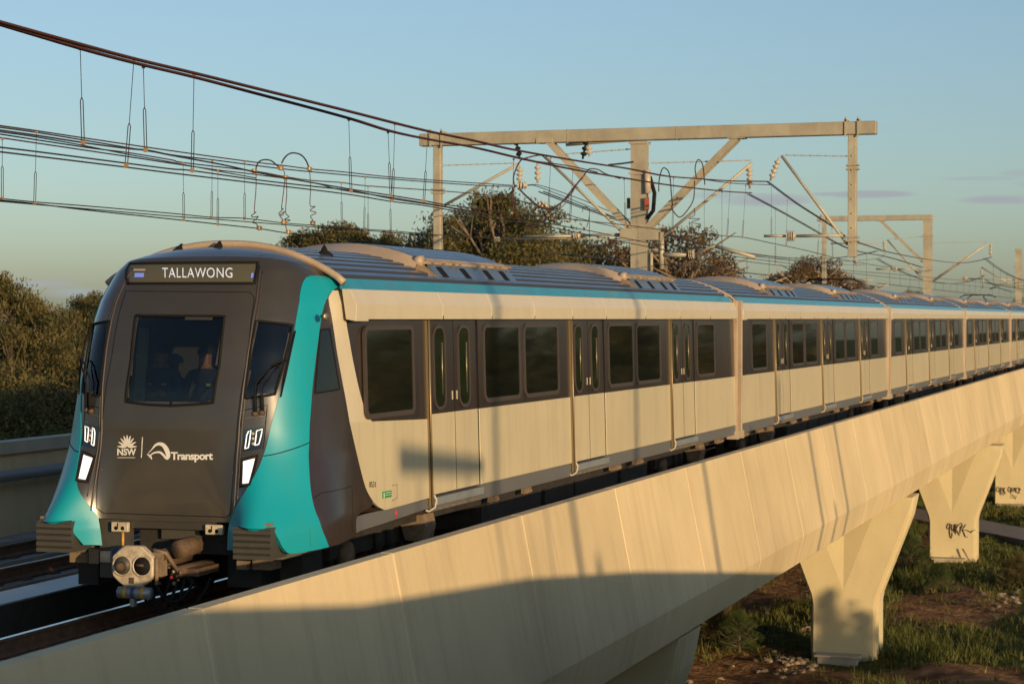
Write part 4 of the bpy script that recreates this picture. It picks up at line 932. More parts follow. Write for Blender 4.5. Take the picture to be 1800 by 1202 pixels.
POSTS = (3.95, 10.15, 16.45); US = 1.575
def make_window(parent, y0, y1, z0=2.10, z1=3.03, r=.09):
    mb = MB(); o = rrect(y0 - .06, y1 + .06, z0 - .06, z1 + .05, r + .04); i = rrect(y0, y1, z0, z1, r); ring_prism(mb, o, i, US - .02, US + .012); fr = mb.build('window', 'frame', parent)
    MB().prism(rrect(y0 - .005, y1 + .005, z0 - .005, z1 + .005, r), 'x', US - .02, US + .003).build('pane', 'glass', fr); return fr
def car_side(t, lead=False):
    # side panels between doors
    bays = [(.16, 3.88, [(1.45, 3.02)]), (5.86, 10.08, [(6.12, 7.60), (7.88, 9.45)]), (12.06, 16.38, [(12.32, 13.8), (14.1, 15.66)]), (18.36, 21.98, [(18.6, 20.05)])]
    for bi, (y0, y1, wins) in enumerate(bays):
        if lead and bi == 0: continue
        MB().box(US - .03, US, y0, y1, .985, 1.975).build('side_panel', 'white', t, bevel=.006)
        MB().box(US - .03, US - .001, y0, y1, 1.978, 3.14).build('window_band', 'brown', t)
        for a, b in wins: make_window(t, a, b)
        MB().box(US - .05, US - .012, y0, y1, .79, .982).build('skirt', 'skirt', t)
        mb = MB()
        for k in range(int((y1 - y0) / 1.45)):
            c = y0 + .5 + k * 1.45 + random.uniform(-.15, .15)
            for q in range(random.randint(3, 5)): mb.box(US - .10, US - .04, c + q * .12, c + q * .12 + .05, .70, .775).tube([(US - .07, c + q * .12 + .02, .69), (US - .03, c + q * .12 + .04, .735)], .018, 5)
        struct(mb.build('cable_bracket', 'underlit', t), 'stuff')
    for yp in POSTS:
        for k, (y0, y1, wa, wb) in enumerate(((yp + .12, yp + .985, .10, .55), (yp + .995, yp + 1.88, .14, .60))):
            d_ = MB().box(US - .05, US - .014, y0, y1, .99, 1.976); d_.m = 1; d_.box(US - .05, US - .014, y0, y1, 1.978, 3.13); lf = d_.build('door_leaf', ['white', 'brown'], t)
            mb = MB(); o = rrect(y0 + wa, y0 + wb, 2.02, 3.07, .17); i_ = rrect(y0 + wa + .035, y0 + wb - .035, 2.06, 3.03, .14); ring_prism(mb, o, i_, US - .02, US + .002); mb.build('window_frame', 'frame', lf)
            MB().prism(rrect(y0 + wa + .03, y0 + wb - .03, 2.055, 3.035, .14), 'x', US - .03, US - .008).build('door_window', 'doorglass', lf)
            yh = y1 - .08 if k == 0 else y0 + .08
            MB().box(US - .014, US - .006, yh - .010, yh + .010, 2.13, 2.24).build('door_handle', 'cream', lf)
            MB().tube([(US - .012, y0 + (wa + wb) / 2 + .1, 2.2), (US - .003, y0 + (wa + wb) / 2 + .1, 2.85)], .009, 5).build('grab_rail', 'bright', lf)
        MB().box(US - .035, US - .004, y1 - .0, y1 + .006, .99, 3.13).build('door_seal', 'black', t)
        MB().box(US - .035, US - .012, yp + .984, yp + .996, .99, 3.13).build('door_seal', 'black', t)
        p_ = MB().box(US - .04, US + .022, yp - .06, yp + .03, .86, 3.13).build('door_post', 'black', t)
        MB().box(US - .0, US + .030, yp - .078, yp - .064, .86, 3.13).build('post_edge', 'bronze', p_)
        MB().tube([(US + .022, yp + .0, .87), (US + .022, yp + .0, 3.13)], .018, 6).build('post_rod', 'bronze', p_)
        MB().tube([(US + .03, yp + .02, 1.0), (US + .05, yp + .06, .93), (US + .04, yp + .03, .84), (US - .01, yp - .06, .80), (US - .02, yp - .12, .82)], .016, 5).build('door_hook', 'porcelain', t)
        MB().box(US - .1, US + .045, yp + .12, yp + 1.9, .862, .958).build('door_step', 'step', t, bevel=.006)
        mb = MB()
        for k in range(7): mb.box(US - .02, US + .02, yp + .3 + k * .23, yp + .36 + k * .23, .80, .828)
        struct(mb.build('step_bracket', 'underlit', t), 'stuff'); MB().box(US - .05, US + .0, yp - .0, yp + 1.95, .79, .86).build('skirt', 'skirt', t)
    # cream valance in lengths, cantrail strip
    y = .14 if not lead else 1.42
    first = True
    while y < 21.9:
        l_ = min(1.9 if random.random() < .5 else 2.5, 21.98 - y)
        if 21.98 - y - l_ < .6: l_ = 21.98 - y
        if first: l_ = .38
        e = .022 if first else 0
        MB().prism([(1.50, 3.142), (1.60 + e, 3.142 - e), (1.605 + e, 3.31), (1.59 + e, 3.34), (1.525 + e, 3.478), (1.45, 3.478)], 'y', y + .006, y + l_ - .002).build('valance', 'cream', t, bevel=.004)
        if not first and l_ > 1.2:
            mb = MB().box(1.60, 1.606, y + .015, y + .03, 3.143, 3.19); mb.build('drain_slot', 'black', t)
        y += l_; first = False
    MB().prism([(1.40, 3.479), (1.50, 3.479), (1.415, 3.60), (1.38, 3.60)], 'y', .2 if not lead else 1.5, 21.9).build('cantrail', 'bluestrip', t)
def roof_profile(step=.135, h=.040, lim=1.40, zf=Zr, add=0.):
    pts = []; n = int(lim / step); us = []
    for k in range(-n, n):
        u = k * step; us += [(u, 0), (u + step * .36, 0), (u + step * .44, h), (u + step * .92, h)]
    us.append((n * step, 0))
    return [(u, zf(u) + dz + add) for u, dz in us]
def extr(mb, prof, y0, y1, zbot):
    poly = [(prof[0][0], zbot)] + prof + [(prof[-1][0], zbot)]
    mb.prism(poly, 'y', y0, y1)
def lean(o, dx=0.):                      # the body sides lean in towards the roof
    for v in o.data.vertices:
        if v.co.x > 1.2 and v.co.z > .98: v.co.x -= .0257 * (min(v.co.z, 3.2) - .98)
        v.co.x += dx
def make_car(label, lead=False):
    t = thing('train_carriage', label, 'train carriage', (-AC, S_CAR, 0), group=None if lead else 'grey and white carriages of the train')
    y0 = 2.3 if lead else .16
    body = MB().prism([(-1.53, .78), (1.53, .78), (1.468, 3.46), (-1.468, 3.46)], 'y', y0, 21.98).build('body_shell', 'brown', t)
    for a, b, m in ((.8, .98, 'skirt'), (.985, 1.975, 'white'), (1.98, 3.14, 'brown')): MB().box(-US, -1.535, y0, 21.98, a, b).build('far_side_panel', m, t)
    MB().prism([(-1.45, 3.479), (-1.525, 3.478), (-1.60, 3.31), (-1.60, 3.143), (-1.5, 3.143)], 'y', y0, 21.98).build('far_valance', 'cream', t)
    car_side(t, lead)
    for o_ in t.children_recursive:
        if o_.name.split('.')[0] not in ('body_shell', 'far_side_panel', 'far_valance', 'valance', 'cantrail', 'drain_slot'): lean(o_)
    mb = MB(); pr = roof_profile(); ya_ = 1.5 if lead else .2
    for i in range(len(pr) - 1):
        (a0, b0), (a1, b1) = pr[i], pr[i + 1]; k4 = i % 4; mb.m = 1 if k4 == 0 or (k4 == 3 and a0 > 0) or (k4 == 1 and a0 < 0) else 0  # risers turned dark as well: painted shadow line beside each rib
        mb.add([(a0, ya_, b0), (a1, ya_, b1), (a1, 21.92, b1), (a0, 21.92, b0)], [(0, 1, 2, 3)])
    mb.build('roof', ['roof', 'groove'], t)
    # arched end rings
    for ye in ((21.98,) if lead else (.14, 21.98)):
        arc = [(u, Zr(u) + .035) for u in [-1.46 + 2.92 * k / 30 for k in range(31)]]; arc[0] = (-1.5, 3.5); arc[-1] = (1.5, 3.5)
        f = [[(u, ye + dy, z + dz) for u, z in arc] for dy, dz in ((-.10, -.04), (-.10, .0), (.06, .0), (.06, -.04))]
        mb = MB(); mb.grid(f); mb.build('end_ring', 'pod', t)
        MB().box(1.5, 1.60, ye - .04, ye + .03, .83, 3.52).box(-1.64, -1.5, ye - .04, ye + .03, .83, 3.52).build('end_post', 'pod', t, bevel=.01)
        MB().box(1.4, 1.63, ye - .12, ye + .07, .70, .86).build('end_post_foot', 'porcelain', t)
    # roof pods (air conditioning)
    for ya in (4.9, 14.95):
        yb = ya + 3.45; zt = lambda u: Zr(u) + .155
        n = 24; us = [-1.06 + 2.12 * k / n for k in range(n + 1)]
        rows = [[(u, ya - .55 * (1 - abs(u) / 1.6), Zr(u) + .005) for u in us], [(u, ya + .02, zt(u)) for u in us]]
        mb = MB(); mb.grid(rows); pd = mb.build('roof_pod', 'pod', t)
        mb = MB(); extr(mb, roof_profile(.106, .026, 1.062, Zr, .140), ya + .02, yb, 3.7); mb.build('pod_lid', 'roof', pd)
        for sg in (1, -1):
            mb = MB(); v_ = [(sg * 1.13, 3.85), (sg * 1.315, 3.635), (sg * 1.315, 3.58), (sg * 1.13, 3.60)]
            mb.prism(v_, 'y', ya + .12, yb - .03); vp = mb.build('vent_panel', 'vent', pd)
            if sg > 0:
                A = Vector((v_[0][0], 0, v_[0][1])); B = Vector((v_[1][0], 0, v_[1][1])); nrm = Vector((-(B.z - A.z), 0, B.x - A.x)).normalized()
                for k, q in enumerate((.45, 1.35, 2.3, 3.0)):
                    c = MB(); pts = []
                    for yy, vv in rrect(-.11, .11, .16, .84, .07): pts.append(A.lerp(B, 1 - vv) + nrm * .004 + Vector((0, ya + q + yy, 0)))
                    c.add(pts + [p - nrm * .01 for p in pts], [tuple(range(len(pts)))] + [(i, (i + 1) % len(pts), (i + 1) % len(pts) + len(pts), i + len(pts)) for i in range(len(pts))]); c.build('vent_slot', 'black', vp)
                for q in (.15, .55, .95, 1.2, 1.95, 2.3, 2.7, 2.9, 3.3):
                    c = MB(); c.bar(A + Vector((-.12, ya + q, .055)), A + Vector((.05, ya + q + .12, .02)), .055, .03).build('latch', 'underlit', pd)
                MB().prism([(.98, 3.93), (1.05, 3.925), (1.15, 3.865), (1.14, 3.84), (.98, 3.86)], 'y', ya + .02, yb).build('flashing', 'pod', pd, bevel=.008)
                MB().lathe((1.0, ya + .03, A.z + .03), (1, -.3, 0), [(0, .07), (.12, .07)], 10).build('pipe_end', 'pod', pd)
                mb = MB(); mb.grid([[(1.06, ya + .02, Zr(1.06) + .13), (1.06, ya - .2, Zr(1.06) + .0)], [(1.3, ya + .1, Zr(1.3) + .05), (1.34, ya + .0, Zr(1.3) - .01)]]); mb.build('pod_corner', 'underlit', pd)
    # underframe
    mb = MB(); 
    for a, b, z in ((6.6, 9.3, .30), (9.5, 11.0, .42), (11.1, 13.6, .28), (13.8, 15.6, .36)): mb.box(-1.3, 1.33, a, b, z, .77)
    mb.box(-1.35, 1.35, y0, 21.9, .66, .785); mb.build('underframe_box', 'under', t)
    for yc in (3.5, 18.7):
        bg_ = MB().box(-1.1, -.95, yc - 1.6, yc + 1.6, .40, .62).box(.95, 1.1, yc - 1.6, yc + 1.6, .40, .62).box(-1.0, 1.0, yc - .3, yc + .3, .35, .64).build('bogie', 'under', t)
        for dy in (-1.15, 1.15):
            for sg in (-1, 1): MB().lathe((sg * .66, yc + dy, .43), (sg, 0, 0), [(0, .46), (.03, .46), (.035, .43), (.14, .42), (.14, .30), (.11, .28), (.11, .1), (.18, .09)], 28).build('wheel', 'under', bg_)
            MB().lathe((1.06, yc + dy, .43), (1, 0, 0), [(0, .15), (.1, .15), (.13, .1)], 12).build('axle_box', 'underlit', bg_)
        for dy in (-.2, .2): MB().tube([(1.12, yc + dy, .35), (1.12, yc + dy, .7)], .07, 8).build('spring', 'under', bg_)
        MB().prism([(1.1, .74), (1.42, .74), (1.46, .60), (1.42, .42), (1.2, .42)], 'y', yc + .55, yc + .95).build('damper_bracket', 'underlit', bg_)
        MB().box(1.3, 1.43, yc + .58, yc + .70, .3, .41).box(1.3, 1.43, yc + .78, yc + .9, .3, .41).build('yellow_foot', 'yellow', bg_)
    # bellows
    mb = MB()
    for k in range(5): mb.box(-1.38, 1.38, 21.99 + k * .075, 22.03 + k * .075, .85, 3.44)
    mb.box(-1.3, 1.3, 21.9, 22.5, .9, 3.38).build('gangway_bellows', 'black', t)
    return t

proto = make_car('second carriage of the train, first white and brown one behind the cab carriage')
proto.location.y = S_CAR + PITCHC
labs = ['third carriage of the train, with a folded pantograph above its near end', 'fourth carriage of the train, narrow in the picture', 'fifth carriage of the train, very narrow near the right frame edge', 'last visible carriage of the train at the right frame edge']
for k, lb in enumerate(labs):
    c = copy_tree(proto, skip=('drain_slot',) if k else ()); c.location.y = S_CAR + PITCHC * (k + 2); c['label'] = lb
# pantographs
def pantograph(parent, y):
    mb = MB()
    for x in (-.55, .55): mb.box(x - .05, x + .05, y - .7, y + .7, 3.93, 3.99)
    for x in (-.5, .5):
        for yy in (y - .6, y + .6): mb.lathe((x, yy, 3.9), (0, 0, 1), [(0, .05), (.03, .09), (.06, .05), (.1, .09), (.13, .05)], 8)
    p = mb.build('pantograph', 'black', parent)
    MB().tube([(-.5, y + .6, 4.02), (-.4, y - .6, 4.18)], .03, 6).tube([(.5, y + .6, 4.02), (.4, y - .6, 4.18)], .03, 6).tube([(-.4, y - .6, 4.18), (-.3, y + .5, 4.32)], .025, 6).tube([(.4, y - .6, 4.18), (.3, y + .5, 4.32)], .025, 6).build('pantograph_arm', 'black', p)
    MB().tube([(-.9, y + .5, 4.22), (-.65, y + .5, 4.34), (.65, y + .5, 4.34), (.9, y + .5, 4.22)], .025, 6).tube([(-.65, y + .2, 4.34), (.65, y + .2, 4.34)], .025, 6).tube([(-.65, y + .2, 4.34), (-.65, y + .5, 4.34)], .02, 5).tube([(.65, y + .2, 4.34), (.65, y + .5, 4.34)], .02, 5).build('pantograph_head', 'black', p)
pantograph(proto, 20.6)
pantograph([o for o in col.objects if o.get('label') == labs[1]][0], 21.0)

# ---------------------------------------------------------------- leading carriage
LC = make_car('leading carriage of the train with the charcoal and teal cab', lead=True); LC['category'] = 'train carriage'
E_px = [(405, 918), (412, 900), (430, 868), (450, 832), (463, 800), (475, 752), (488, 705), (500, 660), (510, 615), (519, 565), (526, 520), (532, 496), (541, 487)]
HOOK = [(541, 487), (560, 486), (580, 490), (606, 499)]
T_px = [(563, 925), (552, 895), (545, 860), (542, 820), (542, 780), (545, 720), (549, 670), (555, 620), (561, 575), (567, 542), (573, 526), (584, 511), (598, 503), (608, 500)]
E = ipoly(E_px); HK = ipoly(HOOK); T_ = ipoly(T_px)
# charcoal mask, with openings for the windscreens
NR, NC = 90, 84
Es = resamp(E, 74); Hs = resamp(HK, 17)[1:]
CW = [(240, 556), (395, 557), (375, 709), (300, 712), (222, 707)]            # centre windscreen
SW = [(431, 700), (437, 650), (443, 603), (450, 564), (514, 571), (505, 612), (494, 655), (483, 693)]    # right windscreen
def shrink(P, k=5):
    cx = sum(p[0] for p in P) / len(P); cy = sum(p[1] for p in P) / len(P)
    return [(cx + (x - cx) * (1 - k / max(8, abs(x - cx))) if abs(x - cx) > 8 else x, cy + (y - cy) * (1 - k / max(8, abs(y - cy))) if abs(y - cy) > 8 else y) for x, y in P]
CWs, SWs = shrink(CW, 2.5), shrink(SW, 2.5)
rowsF, rowsB, TZ = [], [], []
zc0, zc1 = .985, 3.70
for i, e in enumerate(list(Es) + list(Hs)):
    if i < 74: zc = lerp(zc0, zc1, max(0, min(1, (e.y - Es[0].y) / (Es[-1].y - Es[0].y))))
    else: zc = lerp(zc1, 3.83, (i - 73) / 16)
    tz = []
    for j in range(NC):
        q = -1 + 2 * j / (NC - 1); tt = q * e.x; tz.append((tt, zc + (e.y - zc) * abs(q) ** 3))
    TZ.append(tz); rowsF.append([M(a, b, .004) for a, b in tz]); rowsB.append([M(a, b, -.016) for a, b in tz])
def keep(i, j):
    a = (Vector(TZ[i][j]) + Vector(TZ[i + 1][j + 1])) / 2; x, y = proj(M(a.x, a.y) + OFF)
    if inpoly(x, y, CWs): return False
    x, y = proj(M(abs(a.x), a.y) + OFF)
    return not inpoly(x, y, SWs)
mask = shell('front_mask', 'dark', LC, rowsF, rowsB, keep)
# roof cap between mask top and first ring
top = TZ[-1]; capr = []; n6 = 7
for k in range(n6):
    q = k / (n6 - 1); r_ = []
    for j, (a, b) in enumerate(top):
        p = M(a, b, .004); uq = -1.44 + 2.88 * j / (NC - 1); e_ = Vector((uq, 1.5, Zr(uq) + .005 if abs(uq) < 1.41 else 3.53)); v_ = p.lerp(e_, q)
        v_.z += .035 * math.sin(math.pi * q) * (1 - abs(uq / 1.44) ** 2); r_.append(v_)
    capr.append(r_)
shell('roof_cap', 'dark', LC, capr, [[p - Vector((0, 0, .02)) for p in r] for r in capr])
arc = [(u, Zr(u) + .035) for u in [-1.47 + 2.94 * k / 40 for k in range(41)]]
MB().tube([(u, 1.5 - .06 * (abs(u) / 1.47) ** 2, z if abs(u) < 1.42 else 3.55) for u, z in arc], .042, 8).build('roof_gutter', 'pod', LC)
for mi in (False, True):
    teal = patch('teal_cowl', 'teal', LC, list(E) + list(HK)[1:], T_, 70, 18, .012, .05, mi)
    # front leg, arch and skirt of the cowl
    patch('cowl_leg', 'teal', LC, ipoly([(405, 918), (402, 940), (401, 966)]), ipoly([(421, 917), (416, 940), (413, 967)]), 12, 5, .012, .07, mi)
    patch('cowl_skirt', 'teal', LC, ipoly([(469, 921), (480, 931), (487, 945), (496, 962), (506, 972), (520, 972)]), ipoly([(563, 925), (567, 936), (571, 945), (574, 953), (577, 961)]), 20, 10, .012, .05, mi)
    line_on('cowl_seam', 'black', LC, [(463, 802), (480, 799), (505, 792), (542, 778)], .006, .013, mirror=mi, sm=True)
    # charcoal side behind the teal
    sd_ = patch('cab_side', 'brown', LC, ipoly([(577, 961), (571, 945), (563, 925), (552, 895), (545, 860), (542, 820), (542, 780), (545, 720), (549, 670), (555, 620), (561, 575), (567, 542), (574, 526)]), ipoly([(626, 940), (627, 908), (655, 886), (640, 850), (625, 790), (605, 690), (592, 620), (583, 560), (577, 526)]), 50, 12, .004, .03, mi)
    patch('swoosh_panel', 'cream', LC, ipoly([(614, 742), (605, 690), (592, 620), (583, 560), (577, 527), (584, 511)]), ipoly([(654, 742), (643, 726), (632, 690), (621, 640), (612, 590), (608, 560), (606, 511)]), 40, 8, .006, .03, mi)
    patch('side_panel', 'white', LC, ipoly([(676, 896), (664, 890), (652, 876), (640, 850), (625, 790), (614, 742)]), ipoly([(757, 874), (757, 800), (757, 736)]), 30, 16, .006, .03, mi)
    patch('window_band', 'brown', LC, ipoly([(653, 742), (643, 726), (632, 690), (621, 640), (612, 590), (608, 560)]), ipoly([(757, 735), (757, 650), (757, 560)]), 30, 14, .002, .03, mi)
    patch('skirt', 'skirt', LC, ipoly([(627, 937), (628, 908)]), ipoly([(757, 892), (757, 876)]), 4, 20, -.01, .03, mi)
    patch('cab_side_window', 'glass', LC, ipoly([(553, 690), (557, 640), (562, 581)]), ipoly([(595, 683), (588, 630), (578, 579)]), 14, 8, .009, .01, mi)
    line_on('window_gasket', 'black', LC, [(553, 691), (562, 580), (578, 578), (596, 684)], .010, .008, closed=True, mirror=mi)
    line_on('panel_seam', 'black', LC, [(548, 876), (565, 866), (618, 854), (619, 935)], .004, .004, mirror=mi)
    # corner windscreens
    g_ = patch('corner_windscreen', 'cabglass', LC, ipoly(SW[:4]), ipoly(SW[:3:-1]), 18, 10, -.002, .006, mi, sm=False)
    line_on('windscreen_gasket', 'black', LC, SW, .014, .006, closed=True, mirror=mi)
    # lamp cluster
    lp = patch('lamp_panel', 'lampdark', LC, ipoly([(427, 794), (428, 754)]), ipoly([(459, 789), (465, 749)]), 6, 6, .010, .012, mi)
    for pts in ([(431, 789), (434, 765), (437, 758), (441, 756), (437, 787)], [(448, 783), (451, 757), (461, 754), (455, 781)]):
        line_on('running_light', 'lampring', lp, pts, .0065, .014, closed=True, mirror=mi)
    for py in (762, 771, 780):
        c = inv(445, py); MB().lathe(M((-1 if mi else 1) * c[0], c[1], .010), (0, -1, 0), [(0, .018), (.006, .016), (.008, .004)], 8).build('indicator', 'porcelain', lp)
    hl = patch('headlight', 'lamp', LC, ipoly([(427, 850), (428, 811)]), ipoly([(437, 849), (448, 806)]), 6, 5, .010, .012, mi)
    line_on('headlight_rim', 'black', LC, [(424, 855), (425, 808), (453, 800), (440, 853)], .012, .006, closed=True, mirror=mi)
    line_on('lamp_panel_seam', 'black', LC, [(422, 858), (424, 722), (470, 712), (462, 790)], .005, .005, mirror=mi)
    line_on('lamp_panel_seam', 'bright', LC, [(424, 736), (466, 730)], .004, .005, mirror=mi)
    # seam of the front door in two thin ribs
    line_on('front_rib', 'frame', LC, [(458, 470), (452, 520), (441, 590), (428, 680), (420, 760), (415, 840), (412, 905)], .013, .004, mirror=mi, sm=True)
    line_on('front_rib', 'frame', LC, [(462, 478), (457, 520), (447, 585), (433, 680), (425, 762), (421, 830), (418, 880)], .008, .004, mirror=mi, sm=True)
    for px, py in ((458, 747), (464, 746), (409, 831), (421, 837)):
        c = inv(px, py); MB().lathe(M((-1 if mi else 1) * c[0], c[1], .004), (0, -1, 0), [(0, .007), (.006, .004)], 6).build('screw', 'bright', LC)
# centre windscreen
patch('windscreen', 'cabglass', LC, ipoly([(222, 707), (231, 632), (240, 556)]), ipoly([(375, 709), (387, 640), (395, 557)]), 20, 14, -.002, .006, sm=False)
line_on('windscreen_gasket', 'black', LC, [(240, 555), (395, 556), (386, 640), (375, 708), (340, 711), (300, 713), (260, 711), (222, 706), (232, 630)], .016, .006, closed=True)
line_on('door_seam', 'black', LC, [(219, 522), (222, 512), (440, 514), (447, 524), (436, 620), (420, 720), (411, 830), (406, 902), (398, 909), (182, 902), (170, 893), (171, 850), (180, 740), (198, 620)], .005, .0045, closed=True, sm=False)
# destination sign
sg_ = patch('destination_sign', 'sign', LC, ipoly([(229, 497), (232, 467)]), ipoly([(444, 496), (449, 465)]), 5, 16, .006, .01)
line_on('sign_frame', 'black', LC, [(225, 499), (229, 464), (453, 462), (448, 499)], .016, .006, closed=True)
def flat_on(name, m, parent, vs, fs, p0, p1, off, x0=None, x1=None, y0=None, y1=None):
    """lay a flat outline on the cab skin: its bounding box goes between picture points p0 (lower left) and p1 (upper right)"""
    a = inv(*p0); b = inv(*p1); X0 = min(v[0] for v in vs) if x0 is None else x0; X1 = max(v[0] for v in vs) if x1 is None else x1; Y0 = min(v[1] for v in vs) if y0 is None else y0; Y1 = max(v[1] for v in vs) if y1 is None else y1
    zs = [v[2] for v in vs]; zm = (max(zs) + min(zs)) / 2
    c = inv(p0[0], p1[1]); e = inv(p1[0], p0[1]); o = []
    for v in vs:
        fx, fy = (v[0] - X0) / (X1 - X0), (v[1] - Y0) / (Y1 - Y0)
        tt = [lerp(lerp(a[k], e[k], fx), lerp(c[k], b[k], fx), fy) for k in (0, 1)]
        o.append(M(tt[0], tt[1], off + (.002 if v[2] > zm else 0)))
    mb = MB(); mb.add(o, fs); return mb.build(name, m, parent)
vs, fs = text_mesh('TALLAWONG', 1, .8, .01, -.006, 1.1)
a_ = inv(288, 489); b_ = inv(409, 471)
flat_on('sign_text', 'led', sg_, vs, fs, (286, 489), (409, 472), .010)
for x0, x1, z0_, z1_, m in ((237, 253, 488, 481, 'ledblue'), (235, 255, 477, 474, 'porcelain'), (441, 445, 489, 481, 'ledblue')):
    patch('sign_lamp', m, sg_, ipoly([(x0, z0_), (x0 + 1, z1_)]), ipoly([(x1, z0_), (x1 + 1, z1_)]), 3, 3, .012, .004)
# logos on the nose
vs, fs = text_mesh('NSW', 1, 1, .01, .03); flat_on('lettering', 'lettering', LC, vs, fs, (207, 800), (240, 788), .009)
vs, fs = text_mesh('Transport', 1, 1, .01, .03, .92); flat_on('lettering', 'lettering', LC, vs, fs, (301, 812), (375, 794), .009)
mb = MB(); W2 = []; F2 = []
def petal(cx, cy, ang, ln, wd):
    o = len(W2); n = 10
    for s_ in (1, -1):
        for i in range(n):
            a = 2 * math.pi * i / n; x = ln * (.5 + .5 * math.cos(a)); y = wd * math.sin(a) * (1 - .35 * math.cos(a))
            W2.append((cx + x * math.cos(ang) - y * math.sin(ang), cy + x * math.sin(ang) + y * math.cos(ang), .01 * s_))
    F2.append(tuple(range(o, o + n))); F2.append(tuple(range(o + 2 * n - 1, o + n - 1, -1))); F2.extend((o + i, o + n + i, o + n + (i + 1) % n, o + (i + 1) % n) for i in range(n))
for r0, ln, wd, angs in ((.10, .62, .070, (0, 22, 45, 68, 90, 112, 135, 158, 180)), (.05, .44, .065, (12, 34, 57, 80, 100, 123, 146, 168))):
    for d_ in angs: a = R(d_); petal(r0 * math.cos(a) * 1.4, (r0 + (.30 if ln > .5 else .02)) * math.sin(a) * .8, a * .92 + .13, ln, wd)
flat_on('flower_emblem', 'lettering', LC, W2, F2, (207, 787), (242, 764), .009)
line_on('lettering_line', 'lettering', LC, [(207, 804), (238, 804)], .004, .008, n=4)
line_on('lettering_line', 'lettering', LC, [(251, 768), (249, 804)], .0045, .008, n=4)
def ribbon(cl, ws):
    V = []; n = len(cl)
    for s_ in (1, -1):
        for sd in (1, -1):
            for i, p in enumerate(cl):
                a = cl[max(0, i - 1)]; b = cl[min(n - 1, i + 1)]; dx, dy = b[0] - a[0], b[1] - a[1]; l_ = math.hypot(dx, dy); V.append((p[0] - dy / l_ * ws[i] * sd, p[1] + dx / l_ * ws[i] * sd, .01 * s_))
    F_ = [(i, i + 1, n + i + 1, n + i) for i in range(n - 1)] + [(2 * n + i, 3 * n + i, 3 * n + i + 1, 2 * n + i + 1) for i in range(n - 1)]
    return V, F_
AV, AF_ = [], []
for cl, ws in (([(262, 795), (268, 789), (274, 782), (281, 779), (288, 781), (293, 787), (296, 794), (297, 801), (294, 806)], [.4, .8, 1.8, 2.6, 3.4, 4, 4, 3.4, 2]), ([(263, 803), (268, 797), (275, 794), (283, 794), (289, 799), (294, 805)], [.4, 1, 1.5, 1.8, 2, 2.]), ([(260, 797), (266, 801), (268, 806)], [1, 1.5, .8])):
    cs = smooth_px(cl, 4); wsx = [interp(i / (len(cs) - 1), [k / (len(ws) - 1) for k in range(len(ws))], ws) for i in range(len(cs))]
    V, F_ = ribbon([(p.x, -p.y) for p in cs], wsx); o = len(AV); AV += V; AF_ += [tuple(i + o for i in f) for f in F_]
flat_on('wave_emblem', 'lettering', LC, AV, AF_, (259, 808), (300, 777), .009)
# small markings on the side
vs, fs = text_mesh('0531', 1, .8, .01, .0); flat_on('car_number', 'frame', LC, vs, fs, (648, 856), (659, 846), .009)
gs = patch('exit_sticker', 'green', LC, ipoly([(671, 876), (671, 864)]), ipoly([(687, 873), (687, 861)]), 3, 5, .010, .003)
for a_, b_, y_ in ((676, 685, 866), (676, 685, 870)): line_on('sticker_text', 'lettering', gs, [(a_, y_), (b_, y_ - 1.5)], .004, .013, n=4)
line_on('sticker_text', 'lettering', gs, [(673.5, 875), (673.5, 866)], .005, .013, n=4)
line_on('hatch_seam', 'frame', LC, [(688, 853), (697, 851), (697, 875), (688, 880)], .003, .007)
line_on('jack_mark', 'red', LC, [(697, 896), (697, 908)], .012, -.006)
patch('inspection_hatch', 'teal', LC, ipoly([(544, 958), (543, 931)]), ipoly([(553, 957), (554, 929)]), 4, 3, .018, .006)
w1 = make_window(LC, 1.92, 3.38, 2.07, 3.02, .07)
for o_ in [w1] + list(w1.children): lean(o_, .012)
# wipers on the corner windscreen
for mi in (False, True):
    sg = -1 if mi else 1
    W = lambda px, py, off: (lambda c: M(sg * c[0], c[1], off))(inv(px, py))
    w_ = MB(); w_.tube([W(449, 727, .02), W(449, 700, .05), W(450, 675, .06), W(475, 645, .07), W(492, 636, .08), W(502, 635, .08)], .012, 6); w_.tube([W(461, 725, .02), W(460, 700, .05), W(463, 676, .06), W(492, 640, .08)], .009, 6)
    w_.tube([W(449, 724, .02), W(449, 698, .05)], .022, 8); w_.tube([W(461, 722, .02), W(460, 697, .05)], .022, 8)
    wo = w_.build('wiper', 'black', LC); MB().tube([W(492, 698, .03), W(500, 655, .05), W(508, 615, .05), W(516, 583, .04)], [.008, .012, .012, .008], 5).build('wiper_blade', 'black', wo)
    MB().lathe(W(449, 727, .0), (0, -1, 0), [(0, .035), (.03, .03), (.04, .015)], 10).lathe(W(461, 725, .0), (0, -1, 0), [(0, .035), (.03, .03), (.04, .015)], 10).build('wiper_pivot', 'rust', wo)
# aerials on the roof
def aerial(px, py, a, h, w_):
    p = at(px, py, a) - OFF; mb = MB()
    rows = []
    for k in range(7):
        q = k / 6; r = w_ * (1 - q ** 1.6) + .012; rows.append([(p.x + r * .55 * math.cos(b), p.y + r * 1.2 * math.sin(b) + q * .05, p.z + h * q) for b in [2 * math.pi * i / 12 for i in range(13)]])
    mb.grid(rows, True); mb.lathe((p.x, p.y, p.z - .03), (0, 0, 1), [(0, w_ * 1.15), (.03, w_ * 1.15), (.04, w_)], 12); return mb.build('roof_aerial', 'black', LC)
aerial(316, 441, 11.0, .085, .07); aerial(383, 441, 10.45, .115, .075)
p = at(570, 448, 9.75) - OFF
mb = MB(); mb.lathe((p.x, p.y, p.z - .02), (0, 0, 1), [(0, .11), (.03, .10), (.07, .04), (.1, .03), (.14, .005)], 12); m_ = mb.build('aerial_mast', 'black', LC)
